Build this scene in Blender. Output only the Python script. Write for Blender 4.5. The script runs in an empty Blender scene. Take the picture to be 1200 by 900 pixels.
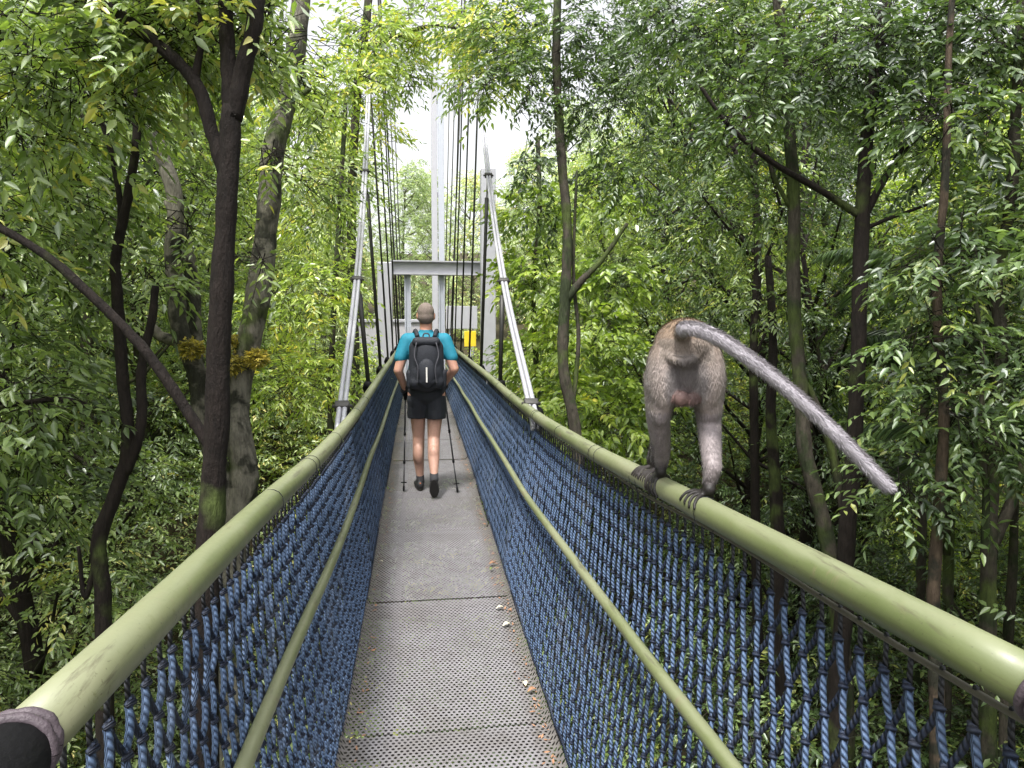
import bpy, bmesh, math, random
import numpy as np
from mathutils import Vector, Matrix, noise
random.seed(7)
R = math.radians
C = bpy.context.scene.collection
scene = bpy.context.scene

# ------------------------------------------------------------------ camera frame (used to read depths into places)
CAM = Vector((-0.157, 0.0, 0.0))
FPX = 800.0
YAW = math.atan(109 / FPX)
PITCH = math.atan(55 / FPX)
Fw = Vector((math.sin(YAW) * math.cos(PITCH), math.cos(YAW) * math.cos(PITCH), -math.sin(PITCH)))
Rt = Vector((math.cos(YAW), -math.sin(YAW), 0))
Up = Rt.cross(Fw)


def at(x, y, d):
    """A place seen in direction (x, y) at depth d metres."""
    return CAM + (Fw + Rt * ((x - 600) / FPX) + Up * ((450 - y) / FPX)) * d


def lerp_table(T, v):
    if v <= T[0][0]:
        (a, b), (c, d) = T[0], T[1]
        return b + (d - b) * (v - a) / (c - a) * 0.4
    for (a, b), (c, d) in zip(T, T[1:]):
        if v <= c:
            return b + (d - b) * (v - a) / (c - a)
    (a, b), (c, d) = T[-2], T[-1]
    return d + (d - b) * (v - c) / (c - a)


def smooth_table(T):
    def f(v):
        s = 0.0
        for k in range(-3, 4):
            s += lerp_table(T, v + k * 0.25)
        return s / 7
    return f


rail_z = smooth_table([(0.7, -.408), (1.1, -.418), (1.6, -.440), (2.1, -.456), (2.7, -.476), (3.5, -.493), (4.4, -.488), (5.4, -.468), (7.0, -.410), (9.7, -.345), (13.5, -.25), (17, -.16)])
mid_z = smooth_table([(1.2, -.862), (3.0, -.925), (4.2, -.93), (7.8, -.835), (11.7, -.75), (17, -.65)])
deck_z = smooth_table([(1.5, -1.60), (3.2, -1.59), (4.7, -1.50), (6.4, -1.42), (9, -1.31), (14, -1.16), (17, -1.08)])

# ------------------------------------------------------------------ object helpers


def tag(o, label=None, cat=None, group=None, kind=None):
    if label: o['label'] = label
    if cat: o['category'] = cat
    if group: o['group'] = group
    if kind: o['kind'] = kind
    return o


def empty(name, loc=(0, 0, 0), rz=0):
    o = bpy.data.objects.new(name, None)
    o.empty_display_size = .2
    C.objects.link(o)
    o.location = loc
    o.rotation_euler = (0, 0, rz)
    return o


def link_mesh(name, me, mats, parent=None, smooth=True):
    o = bpy.data.objects.new(name, me)
    C.objects.link(o)
    if not isinstance(mats, (list, tuple)): mats = [mats]
    for m in mats: me.materials.append(m)
    if parent is not None:
        o.parent = parent
        # parts are written in world places: undo the parent's own place
        o.matrix_parent_inverse = Matrix.LocRotScale(parent.location, parent.rotation_euler, parent.scale).inverted()
    if smooth and len(me.polygons):
        me.polygons.foreach_set('use_smooth', [True] * len(me.polygons))
    return o


class MB:
    """Collects verts, faces, a per-point float pair and material indices into one mesh."""

    def __init__(s):
        s.v, s.f, s.a, s.b, s.mi, s.cur = [], [], [], [], [], 0

    def add(s, vs, fs, a=None, b=None):
        o = len(s.v)
        s.v += [tuple(v) for v in vs]
        s.a += a if a is not None else [0.0] * len(vs)
        s.b += b if b is not None else [0.0] * len(vs)
        s.f += [tuple(i + o for i in f) for f in fs]
        s.mi += [s.cur] * len(fs)

    def tube(s, pts, rad, n=8, cap=True, jitter=0.0, ridge=None):
        pts = [Vector(p) for p in pts]
        m = len(pts)
        if not isinstance(rad, (list, tuple)): rad = [rad] * m
        t0 = (pts[1] - pts[0]).normalized()
        ref = Vector((0, 0, 1)) if abs(t0.z) < .9 else Vector((1, 0, 0))
        u = t0.cross(ref).normalized()
        vs, a, b = [], [], []
        L = 0.0
        for i, p in enumerate(pts):
            if i: L += (p - pts[i - 1]).length
            t = (pts[min(i + 1, m - 1)] - pts[max(i - 1, 0)]).normalized()
            u = (u - t * u.dot(t)).normalized()
            w = t.cross(u)
            for k in range(n):
                th = 2 * math.pi * k / n
                r = rad[i]
                if jitter:
                    q = p + (u * math.cos(th) + w * math.sin(th)) * r
                    r *= 1 + jitter * noise.noise(q * (0.35 / max(r, .01))) + jitter * .6 * noise.noise(q * (1.1 / max(r, .01)))
                if ridge: r *= ridge(L, th)
                vs.append(p + (u * math.cos(th) + w * math.sin(th)) * r)
                a.append(k / n)
                b.append(L)
        fs = []
        for i in range(m - 1):
            for k in range(n):
                k2 = (k + 1) % n
                fs.append((i * n + k, i * n + k2, (i + 1) * n + k2, (i + 1) * n + k))
        if cap:
            fs.append(tuple(reversed(range(n))))
            fs.append(tuple((m - 1) * n + k for k in range(n)))
        s.add(vs, fs, a, b)

    def box(s, c, size, rot=None, bev=0.0):
        c = Vector(c)
        hx, hy, hz = [q / 2 for q in size]
        M = rot if rot is not None else Matrix.Identity(3)
        b = min(bev, hx * .9, hy * .9, hz * .9)
        if b <= 0:
            vs = [c + M @ Vector((x * hx, y * hy, z * hz)) for z in (-1, 1) for y in (-1, 1) for x in (-1, 1)]
            s.add(vs, [(0, 2, 3, 1), (4, 5, 7, 6), (0, 1, 5, 4), (2, 6, 7, 3), (0, 4, 6, 2), (1, 3, 7, 5)])
            return
        bm = bmesh.new()
        bmesh.ops.create_cube(bm, size=1)
        for v in bm.verts: v.co = Vector((v.co.x * 2 * hx, v.co.y * 2 * hy, v.co.z * 2 * hz))
        bmesh.ops.bevel(bm, geom=bm.edges[:], offset=b, segments=2, affect='EDGES', profile=.5)
        bm.verts.index_update()
        s.add([c + M @ v.co for v in bm.verts], [tuple(v.index for v in f.verts) for f in bm.faces])
        bm.free()

    def build(s, name, mats, parent=None, smooth=True, names=('ru', 'rv')):
        me = bpy.data.meshes.new(name)
        me.from_pydata(s.v, [], s.f)
        for nm, dat in zip(names, (s.a, s.b)):
            at_ = me.attributes.new(nm, 'FLOAT', 'POINT')
            at_.data.foreach_set('value', dat)
        o = link_mesh(name, me, mats, parent, smooth)
        if any(s.mi): me.polygons.foreach_set('material_index', s.mi)
        return o


def catmull(P, per=6):
    P = [Vector(p) for p in P]
    Q = [P[0] * 2 - P[1]] + P + [P[-1] * 2 - P[-2]]
    out = []
    for i in range(1, len(Q) - 2):
        p0, p1, p2, p3 = Q[i - 1:i + 3]
        for k in range(per):
            t = k / per
            out.append(.5 * ((2 * p1) + (p2 - p0) * t + (2 * p0 - 5 * p1 + 4 * p2 - p3) * t * t + (3 * p1 - p0 - 3 * p2 + p3) * t ** 3))
    out.append(P[-1])
    return out


# ------------------------------------------------------------------ materials
class NT:
    def __init__(s, name):
        s.m = bpy.data.materials.new(name)
        s.m.use_nodes = True
        s.t = s.m.node_tree
        s.t.nodes.clear()
        s.out = s.t.nodes.new('ShaderNodeOutputMaterial')

    def n(s, typ, **kw):
        nd = s.t.nodes.new('ShaderNode' + typ)
        for k, v in kw.items():
            if k in ('operation', 'blend_type', 'data_type', 'attribute_name', 'feature', 'distance', 'noise_dimensions', 'wave_type', 'bands_direction', 'interpolation_type', 'vector_type', 'distribution'):
                setattr(nd, k, v)
        return nd

    def l(s, a, b): s.t.links.new(a, b)

    def val(s, sock, v):
        if hasattr(v, 'is_output') or isinstance(v, bpy.types.NodeSocket): s.l(v, sock)
        else: sock.default_value = v

    def math(s, op, a, b=0.0, c=None):
        nd = s.n('Math', operation=op)
        s.val(nd.inputs[0], a); s.val(nd.inputs[1], b)
        if c is not None: s.val(nd.inputs[2], c)
        return nd.outputs[0]

    def attr(s, name):
        return s.n('Attribute', attribute_name=name)

    def noise(s, scale, detail=3, rough=.5, vec=None, dist=0):
        nd = s.n('TexNoise')
        nd.inputs['Scale'].default_value = scale
        nd.inputs['Detail'].default_value = detail
        nd.inputs['Roughness'].default_value = rough
        nd.inputs['Distortion'].default_value = dist
        if vec is not None: s.l(vec, nd.inputs['Vector'])
        return nd.outputs['Fac']

    def pos(s, scale=(1, 1, 1)):
        tc = s.n('TexCoord')
        mp = s.n('Mapping')
        s.l(tc.outputs['Object'], mp.inputs[0])
        mp.inputs['Scale'].default_value = scale
        return mp.outputs[0]

    def ramp(s, fac, stops):
        nd = s.n('ValToRGB')
        e = nd.color_ramp.elements
        while len(e) < len(stops): e.new(.5)
        for el, (p, c) in zip(e, stops):
            el.position = p
            el.color = tuple(c) + ((1,) if len(c) == 3 else ())
        s.val(nd.inputs[0], fac)
        return nd.outputs[0]

    def mix(s, fac, a, b, mode='MIX'):
        nd = s.n('Mix', data_type='RGBA', blend_type=mode)
        nd.data_type = 'RGBA'
        nd.blend_type = mode
        s.val(nd.inputs[0], fac)
        for i, v in ((6, a), (7, b)):
            if isinstance(v, tuple) and len(v) == 3: v = v + (1,)
            s.val(nd.inputs[i], v)
        return nd.outputs[2]

    def bump(s, h, strength=.4, dist=.01):
        nd = s.n('Bump')
        nd.inputs['Strength'].default_value = strength
        nd.inputs['Distance'].default_value = dist
        s.l(h, nd.inputs['Height'])
        return nd.outputs[0]

    def principled(s, col, rough=.6, metal=0.0, normal=None, spec=.5):
        p = s.n('BsdfPrincipled')
        if isinstance(col, tuple) and len(col) == 3: col = col + (1,)
        s.val(p.inputs['Base Color'], col)
        s.val(p.inputs['Roughness'], rough)
        s.val(p.inputs['Metallic'], metal)
        p.inputs['Specular IOR Level'].default_value = spec
        if normal is not None: s.l(normal, p.inputs['Normal'])
        return p

    def done(s, sh):
        s.l(sh.outputs[0] if hasattr(sh, 'outputs') else sh, s.out.inputs[0])
        return s.m


def simple(name, col, rough=.6, metal=0.0, nscale=30, var=.25, bumps=.2, spec=.5):
    t = NT(name)
    v = t.pos()
    n1 = t.noise(nscale, 4, .6, v)
    c = t.mix(n1, tuple(q * (1 - var) for q in col), tuple(min(1, q * (1 + var)) for q in col))
    return t.done(t.principled(c, rough, metal, t.bump(t.noise(nscale * 3, 3, .6, v), bumps, .004), spec))


def leaf_mat(name, dark, mid, light, trans=.38, gloss=.09, rough=.42):
    t = NT(name)
    a = t.attr('tint').outputs['Fac']
    g = t.n('NewGeometry')
    mp = t.n('Mapping'); mp.inputs['Scale'].default_value = (.55, .55, .55)
    t.l(g.outputs['Position'], mp.inputs[0])
    big = t.noise(1.0, 2, .5, mp.outputs[0])
    f = t.math('MULTIPLY_ADD', t.math('SUBTRACT', big, .5), 1.1, a)
    oi = t.n('ObjectInfo')
    f = t.math('ADD', f, t.math('MULTIPLY_ADD', oi.outputs['Random'], .34, -.17))
    col = t.ramp(f, [(0.05, dark), (0.5, mid), (0.93, light), (1.0, (light[0] * 1.5, light[1] * 1.15, light[2] * .9))])
    d = t.n('BsdfDiffuse'); t.l(col, d.inputs[0])
    tr = t.n('BsdfTranslucent')
    tc = t.mix(1.0, col, (1.35, 1.5, .55), 'MULTIPLY')
    t.l(tc, tr.inputs[0])
    mx = t.n('MixShader'); mx.inputs[0].default_value = trans
    t.l(d.outputs[0], mx.inputs[1]); t.l(tr.outputs[0], mx.inputs[2])
    gl = t.n('BsdfAnisotropic') if False else t.n('BsdfGlossy')
    gl.inputs['Roughness'].default_value = rough
    gl.inputs[0].default_value = (.9, .95, .9, 1)
    fr = t.n('LayerWeight'); fr.inputs[0].default_value = .35
    gf = t.math('MULTIPLY_ADD', fr.outputs['Fresnel'], .35, gloss * .5)
    mg = t.n('MixShader'); t.l(gf, mg.inputs[0])
    t.l(mx.outputs[0], mg.inputs[1]); t.l(gl.outputs[0], mg.inputs[2])
    return t.done(mg)


def bark_mat(name, dark, light, patch=None, scale=9, moss=0.0):
    t = NT(name)
    v = t.pos((1, 1, .28))
    n1 = t.noise(scale, 6, .65, v, .6)
    v2 = t.pos()
    n2 = t.noise(scale * .45, 4, .6, v2, .3)
    c = t.mix(n1, dark, light)
    if patch:
        c = t.mix(t.ramp(n2, [(.50, (0, 0, 0)), (.58, (1, 1, 1))]), c, patch)
    n3 = t.noise(2.2, 3, .6, v2)
    if moss:
        c = t.mix(t.ramp(n3, [(.62 - moss * .2, (0, 0, 0)), (.72 - moss * .2, (1, 1, 1))]), c, (.055, .075, .02))
    h = t.math('ADD', n1, t.math('MULTIPLY', t.noise(scale * 5, 5, .7, v), .7))
    c = t.mix(1.0, c, t.ramp(t.noise(scale * 3, 5, .75, v), [(.3, (.45, .45, .45)), (.7, (1.5, 1.5, 1.5))]), 'MULTIPLY')
    return t.done(t.principled(c, .85, 0, t.bump(h, .9, .03), .25))


M = {}
M['leaf_near'] = leaf_mat('leaf_near_green', (.050, .082, .028), (.175, .255, .070), (.40, .48, .17), .48)
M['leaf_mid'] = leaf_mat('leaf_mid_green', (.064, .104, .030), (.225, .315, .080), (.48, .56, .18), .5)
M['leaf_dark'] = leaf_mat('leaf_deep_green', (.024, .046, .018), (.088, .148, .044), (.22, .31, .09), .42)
M['leaf_bright'] = leaf_mat('leaf_yellow_green', (.10, .16, .025), (.34, .45, .065), (.56, .62, .13), .5)  # the glow of sunlit, backlit leaves is put into this brighter colour
M['leaf_under'] = leaf_mat('leaf_undergrowth', (.07, .11, .045), (.24, .33, .12), (.50, .56, .28), .4)
M['leaf_far'] = leaf_mat('leaf_haze_tinted_green', (.30, .38, .22), (.48, .56, .34), (.66, .72, .48), .4, .04)  # distance haze is mixed into the leaf colour itself
M['leaf_litter'] = leaf_mat('leaf_litter', (.05, .03, .018), (.09, .06, .03), (.16, .12, .06), .2)
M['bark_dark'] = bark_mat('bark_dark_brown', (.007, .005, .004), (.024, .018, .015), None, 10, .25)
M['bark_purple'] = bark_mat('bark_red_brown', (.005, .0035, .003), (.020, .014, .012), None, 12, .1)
M['bark_pale'] = bark_mat('bark_mottled_pale', (.06, .055, .042), (.24, .225, .185), (.035, .035, .026), 9, .3)
M['bark_tan'] = bark_mat('bark_tan', (.03, .022, .016), (.10, .072, .05), (.02, .02, .014), 8, .15)
M['bark_mid'] = bark_mat('bark_grey_brown', (.025, .021, .016), (.085, .075, .058), (.03, .04, .018), 9, .45)
M['moss'] = leaf_mat('moss_yellow', (.20, .17, .03), (.42, .34, .05), (.60, .48, .08), .3, .02)

# ------------------------------------------------------------------ foliage meshes
rng = np.random.default_rng(11)


def nrm(a): return a / np.maximum(np.linalg.norm(a, axis=-1, keepdims=True), 1e-9)


def leaf_mesh(name, centers, axes, ups, leaf_len, per=9, spray_len=.45, width=.36, droop=.35, compound=False, flat=.55, size_var=.3):
    """Sprays of leaves: each spray is a short twig with leaves left and right. centers, axes, ups: (S,3)."""
    S = len(centers)
    i = np.arange(per)
    t = (i + .6) / per
    side = np.where(i % 2 == 0, 1.0, -1.0)
    ax = nrm(axes)
    sd = nrm(np.cross(ax, ups) + 1e-6)
    up = np.cross(sd, ax)
    sl = spray_len * rng.uniform(.6, 1.3, (S, 1, 1))
    P = centers[:, None, :] + ax[:, None, :] * t[None, :, None] * sl
    P = P - np.array([0, 0, 1.0]) * (t[None, :, None] ** 2) * sl * droop * .7
    ang = (rng.uniform(.75, 1.15, (S, per, 1)) if not compound else rng.uniform(1.1, 1.3, (S, per, 1)))
    ang = ang * (1 - .55 * (t[None, :, None] > .9))
    D = ax[:, None, :] * np.cos(ang) + sd[:, None, :] * side[None, :, None] * np.sin(ang)
    D = D + np.array([0, 0, -1.0]) * rng.uniform(0, droop * 1.6, (S, per, 1)) + rng.normal(0, .12, (S, per, 3))
    D = nrm(D)
    N = up[:, None, :] + rng.normal(0, flat, (S, per, 3))
    N = nrm(N - D * np.sum(N * D, -1, keepdims=True))
    W = np.cross(D, N)
    Ls = leaf_len * rng.uniform(1 - size_var, 1 + size_var, (S, per, 1))
    ws = Ls * width * .5
    b = P
    mid = P + D * Ls * .33 - np.array([0, 0, .04]) * Ls
    mid2 = P + D * Ls * .68 - np.array([0, 0, .10]) * Ls
    tip = P + D * Ls - np.array([0, 0, .22]) * Ls
    fold = N * ws * .35
    V = np.stack([b, mid + W * ws + fold, mid2 + W * ws * .72 + fold, tip, mid2 - W * ws * .72 + fold, mid - W * ws + fold], 2)  # S,per,6,3
    V = V.reshape(-1, 3)
    nL = S * per
    base = (np.arange(nL) * 6)[:, None]
    q = np.array([[0, 1, 2, 3], [0, 3, 4, 5]])
    Fq = (base[:, :, None] + q[None]).reshape(-1)
    tint = np.repeat(np.clip(rng.normal(.34, .2, (S, 1)) + rng.uniform(-.12, .42, (S, per)), 0, 1).reshape(-1), 6)
    # twig: thin 3-sided sliver
    e = centers + ax * sl[:, 0] * 1.0 - np.array([0, 0, 1.0]) * sl[:, 0] * droop * .7
    bw = spray_len * .009 + .0012
    c0 = centers - ax * spray_len * .4
    TV = np.stack([c0 + sd * bw, c0 - sd * bw, c0 + up * bw * 1.5, e], 1).reshape(-1, 3)
    tb = (nL * 6 + np.arange(S) * 4)[:, None]
    tri = np.array([[0, 1, 3], [1, 2, 3], [2, 0, 3]])
    Ft = (tb[:, :, None] + tri[None]).reshape(-1)
    AV = np.concatenate([V, TV]).astype(np.float32)
    me = bpy.data.meshes.new(name)
    me.vertices.add(len(AV))
    me.vertices.foreach_set('co', AV.reshape(-1))
    nq, nt = nL * 2, S * 3
    loops = np.concatenate([Fq, Ft]).astype(np.int32)
    me.loops.add(len(loops))
    me.loops.foreach_set('vertex_index', loops)
    me.polygons.add(nq + nt)
    ls = np.concatenate([np.arange(nq) * 4, nq * 4 + np.arange(nt) * 3]).astype(np.int32)
    me.polygons.foreach_set('loop_start', ls)
    mi = np.concatenate([np.zeros(nq), np.ones(nt)]).astype(np.int32)
    me.polygons.foreach_set('material_index', mi)
    at_ = me.attributes.new('tint', 'FLOAT', 'POINT')
    at_.data.foreach_set('value', np.concatenate([tint, np.zeros(S * 4)]).astype(np.float32))
    me.update(calc_edges=True)
    return me


def clump_sprays(clumps, dens, outward=None, axis_up=.0):
    """clumps: list of (center, radii(3)) ; dens sprays per clump -> centers, axes, ups"""
    cs, axs = [], []
    for c, r, n in clumps:
        n = int(n * dens)
        if n < 1: continue
        d = nrm(rng.normal(0, 1, (n, 3)))
        rr = rng.uniform(.25, 1.0, (n, 1)) ** .6
        p = d * rr * np.array(r)
        cs.append(np.array(c) + p)
        a = d * np.array([1, 1, .45]) + np.array([0, 0, axis_up - .1]) + rng.normal(0, .35, (n, 3))
        axs.append(a)
    cs = np.concatenate(cs); axs = np.concatenate(axs)
    ups = np.tile(np.array([0, 0, 1.0]), (len(cs), 1)) + rng.normal(0, .25, (len(cs), 3))
    return cs, axs, ups


# ------------------------------------------------------------------ ground
def ground_h(x, y):
    ax = abs(x)
    h = -6.2 + 0.22 * max(0, ax - 2) + 0.0
    h += .9 * noise.noise(Vector((x * .13, y * .13, 3))) + .25 * noise.noise(Vector((x * .6, y * .6, 9)))
    k = min(1, max(0, (y - 9) / 7.5)); k = k * k * (3 - 2 * k)
    h = h * (1 - k) + (-1.45 + .12 * noise.noise(Vector((x * .3, y * .3, 1))) + .05 * max(0, ax - 4)) * k
    if y > 26: h += (y - 26) * .14
    if ax > 30: h += (ax - 30) * .12
    return min(h, 40)


def build_ground():
    xs = sorted(set([round(-24 + i * .6, 2) for i in range(81)] + [-400, -200, -100, -60, -40, -30, 30, 40, 60, 100, 200, 400]))
    ys = sorted(set([round(-6 + i * .6, 2) for i in range(80)] + [-200, -80, -30, -12, 44, 50, 60, 80, 110, 160, 240, 420]))
    vs = [(x, y, ground_h(x, y)) for y in ys for x in xs]
    W = len(xs)
    fs = [(j * W + i, j * W + i + 1, (j + 1) * W + i + 1, (j + 1) * W + i) for j in range(len(ys) - 1) for i in range(W - 1)]
    me = bpy.data.meshes.new('ground')
    me.from_pydata(vs, [], fs)
    t = NT('forest_floor')
    v = t.pos()
    n1 = t.noise(1.3, 5, .65, v); n2 = t.noise(14, 5, .7, v)
    c = t.mix(n1, (.030, .022, .014), (.075, .055, .035))
    c = t.mix(t.ramp(n2, [(.5, (0, 0, 0)), (.62, (1, 1, 1))]), c, (.03, .05, .015))
    m = t.done(t.principled(c, .95, 0, t.bump(n2, .8, .05), .2))
    tag(link_mesh('ground', me, m), kind='structure')


build_ground()

# ------------------------------------------------------------------ the bridge
bridge = empty('suspension_bridge', (0, 0, -1.6))
tag(bridge, 'narrow suspension footbridge with green handrails, blue rope netting and perforated steel deck', 'footbridge')
Y0, Y1 = 0.72, 16.2
RR = .0325


def rz(s, y):
    return rail_z(y)



def m_rail():
    t = NT('rail_green_paint')
    v = t.pos()
    vs = t.pos((1, .25, 1))
    n1 = t.noise(3.5, 5, .6, vs); n2 = t.noise(40, 4, .7, v)
    c = t.ramp(n1, [(.3, (.085, .108, .038)), (.48, (.135, .155, .070)), (.68, (.22, .225, .14))])
    c = t.mix(t.ramp(n2, [(.60, (0, 0, 0)), (.70, (1, 1, 1))]), c, (.13, .14, .06))
    n4 = t.noise(5, 4, .7, v, .8)
    c = t.mix(t.ramp(n4, [(.60, (0, 0, 0)), (.68, (.8, .8, .8))]), c, (.17, .135, .09))
    n5 = t.noise(130, 2, .6, v)
    c = t.mix(t.ramp(n5, [(.66, (0, 0, 0)), (.72, (.7, .7, .7))]), c, (.06, .06, .03))
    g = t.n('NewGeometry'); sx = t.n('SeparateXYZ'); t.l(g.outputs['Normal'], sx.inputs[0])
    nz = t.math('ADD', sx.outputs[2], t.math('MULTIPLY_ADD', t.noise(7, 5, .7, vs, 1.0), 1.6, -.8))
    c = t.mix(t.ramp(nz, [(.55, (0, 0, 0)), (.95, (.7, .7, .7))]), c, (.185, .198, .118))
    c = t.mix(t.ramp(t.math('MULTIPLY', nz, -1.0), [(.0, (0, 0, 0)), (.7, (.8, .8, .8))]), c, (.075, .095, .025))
    st = t.noise(4, 6, .75, t.pos((9, .8, 9)), .4)
    c = t.mix(t.ramp(st, [(.56, (0, 0, 0)), (.66, (.75, .75, .75))]), c, (.075, .068, .042))
    r = t.math('MULTIPLY_ADD', n2, .3, .30)
    return t.done(t.principled(c, r, 0, t.bump(n2, .12, .003), .5))


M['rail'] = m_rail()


def m_deck():
    t = NT('perforated_steel')
    g = t.n('TexCoord')
    sx = t.n('SeparateXYZ'); t.l(g.outputs['Object'], sx.inputs[0])
    PX, PY = .0225, .039

    def grid(ox, oy):
        fx = t.math('FRACT', t.math('MULTIPLY_ADD', sx.outputs[0], 1 / PX, ox))
        fy = t.math('FRACT', t.math('MULTIPLY_ADD', sx.outputs[1], 1 / PY, oy))
        dx = t.math('MULTIPLY', t.math('SUBTRACT', fx, .5), PX)
        dy = t.math('MULTIPLY', t.math('SUBTRACT', fy, .5), PY)
        return t.math('SQRT', t.math('ADD', t.math('MULTIPLY', dx, dx), t.math('MULTIPLY', dy, dy)))
    d = t.math('MINIMUM', grid(100.0, 100.0), grid(100.5, 100.5))
    hole = t.math('LESS_THAN', d, .0060)
    rim = t.math('LESS_THAN', d, .0076)
    v = t.pos()
    n1 = t.noise(2.6, 5, .65, v); n2 = t.noise(22, 5, .7, v); n3 = t.noise(1.1, 4, .6, v)
    c = t.mix(n1, (.17, .162, .172), (.285, .275, .295))
    c = t.mix(t.ramp(n2, [(.50, (0, 0, 0)), (.66, (1, 1, 1))]), c, (.165, .155, .16))
    edge = t.math('ABSOLUTE', t.math('ADD', sx.outputs[0], .045))
    er = t.ramp(t.math('MULTIPLY_ADD', n2, .12, edge), [(.36, (0, 0, 0)), (.45, (1, 1, 1))])
    c = t.mix(t.math('MULTIPLY', er, .55), c, (.12, .105, .085))
    c = t.mix(t.ramp(n3, [(.52, (0, 0, 0)), (.70, (.7, .7, .7))]), c, (.13, .12, .11))
    c = t.mix(t.math('MULTIPLY', rim, .35), c, (.06, .05, .045))
    p = t.principled(c, .6, .2, t.bump(n2, .25, .004), .5)
    tr = t.n('BsdfTransparent')
    mx = t.n('MixShader'); t.l(hole, mx.inputs[0]); t.l(p.outputs[0], mx.inputs[1]); t.l(tr.outputs[0], mx.inputs[2])
    return t.done(mx)


M['deck'] = m_deck()
M['steel_dark'] = simple('weathered_dark_steel', (.05, .048, .045), .6, .3, 25)
M['galv'] = simple('galvanised_cable', (.40, .40, .44), .42, .35, 60, .15, .15)
M['black_rubber'] = simple('black_rubber', (.004, .004, .005), .75, 0, 40, .3, .5, .2)
M['hanger_mat'] = simple('dark_hanger_rod', (.035, .035, .032), .5, .3, 30)
M['rim_rubber'] = simple('worn_purple_rubber', (.06, .045, .055), .6, 0, 45, .5, .6)

# deck panels
seams = [-.9, .22, 1.45, 2.68, 3.95, 5.2, 6.4, 7.6, 8.8, 10.0, 11.2, 12.4, 13.6, 14.8, 16.2]
for a, b in zip(seams, seams[1:]):
    mb = MB()
    n = 6
    vs = []
    for k in range(n + 1):
        y = a + .004 + (b - a - .008) * k / n
        dz = .012 * noise.noise(Vector((a * 3, y * 2, 0)))
        for x in (-.425, -.405, -.2, 0, .2, .395, .415):
            z = deck_z(y) + dz + (.03 if abs(x) > .41 else 0) + .004 * noise.noise(Vector((x * 5, y * 4, 2)))
            vs.append((x - .045 + .006 * math.sin(a * 7), y, z))
    fs = [(j * 7 + i, j * 7 + i + 1, (j + 1) * 7 + i + 1, (j + 1) * 7 + i) for j in range(n) for i in range(6)]
    mb.add(vs, fs)
    mb.build('deck_panel', M['deck'], bridge)
# cross beams and stringers under the deck
for y in seams[:-1]:
    mb = MB()
    mb.box((-.045, y + .0, deck_z(y) - .055), (1.0, .06, .06), bev=.004)
    mb.build('cross_beam', M['steel_dark'], bridge, False)
for x in (-.30, .30):
    mb = MB()
    mb.tube([(x, y, deck_z(y) - .05) for y in np.linspace(-.8, 16, 50)], .02, 6)
    mb.build('deck_stringer', M['steel_dark'], bridge)

WR, WM, WD = .56, .49, .42
for s in (-1, 1):
    q00 = .726 if s < 0 else .676
    mb = MB()
    ys = np.linspace(q00, Y1, 110)
    mb.tube([(s * (WR + .006 * noise.noise(Vector((s * 5, y * .8, 0)))), y, rz(s, y) + .005 * noise.noise(Vector((s, y * 1.3, 7)))) for y in ys], RR, 28)
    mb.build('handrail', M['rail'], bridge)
    mb = MB()
    ys = np.linspace(.3, Y1, 110)
    mb.tube([(-.03 + s * (WM + .012 * noise.noise(Vector((s * 3, y * .5, 4)))), y, mid_z(y) + .008 * noise.noise(Vector((s, y * .9, 2)))) for y in ys], .0185, 18)
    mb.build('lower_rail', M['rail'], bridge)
    # joint sleeve at the near end of the rail, lumpy rubber with two rolled rims
    q0 = .722 if s < 0 else .672
    big = .80
    mb = MB()
    mb.tube([(s * WR, q0 - dy, rz(s, q0) - dz) for dy, dz in ((.6, .07), (.5, .06), (.4, .045), (.3, .032), (.2, .02), (.10, .009), (.012, .001))], [q * big for q in (.066, .069, .068, .070, .068, .062, .050)], 30, jitter=.08)
    sl = mb.build('joint_sleeve', M['black_rubber'], bridge)
    for yy, rr in ((q0 - .018, .0395), (q0, .0355)):
        mb = MB()
        ring = [(s * WR + math.cos(q) * rr, yy + .006 * math.sin(q * 2), rz(s, yy) + math.sin(q) * rr) for q in np.linspace(0, 2 * math.pi, 41)]
        mb.tube(ring, [.0060 + .002 * noise.noise(Vector((q, yy * 9, s))) for q in range(41)], 10, cap=False)
        mb.build('rolled_rim', M['rim_rubber'], sl)


def m_rope(name, c0, c1, pale=.0):
    t = NT(name)
    u = t.attr('ru').outputs['Fac']; v = t.attr('rv').outputs['Fac']
    ph = t.math('MULTIPLY_ADD', v, 75.0, t.math('MULTIPLY', u, 2.0))
    st = t.math('ABSOLUTE', t.math('SINE', t.math('MULTIPLY', ph, math.pi)))
    ps = t.pos()
    n1 = t.noise(9, 3, .6, ps); n2 = t.noise(2, 3, .6, ps)
    c = t.mix(t.math('MULTIPLY_ADD', st, .75, t.math('MULTIPLY_ADD', n1, .5, -.2)), c0, c1)
    c = t.mix(t.ramp(n2, [(.52, (0, 0, 0)), (.72, (.6, .6, .6))]), c, tuple(q * .5 + .06 for q in c1))
    return t.done(t.principled(c, .62, 0, t.bump(st, .9, .004), .35))


M['rope_blue'] = m_rope('rope_blue', (.012, .022, .052), (.100, .158, .275))
M['rope_navy'] = m_rope('rope_navy', (.004, .006, .015), (.016, .026, .055))
M['cord_dark'] = m_rope('cord_dark', (.008, .009, .012), (.03, .033, .04))
M['wire'] = simple('grey_wire', (.13, .12, .10), .5, .4, 40)


def net_x(y, t):   # t 0 at top .. 1 at the deck edge
    pts = [(0, .575), (.12, .560), (.45, .508), (.8, .45), (1.0, .425)]
    for (a, b), (c, d) in zip(pts, pts[1:]):
        if t <= c: return b + (d - b) * (t - a) / (c - a)
    return pts[-1][1]


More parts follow.
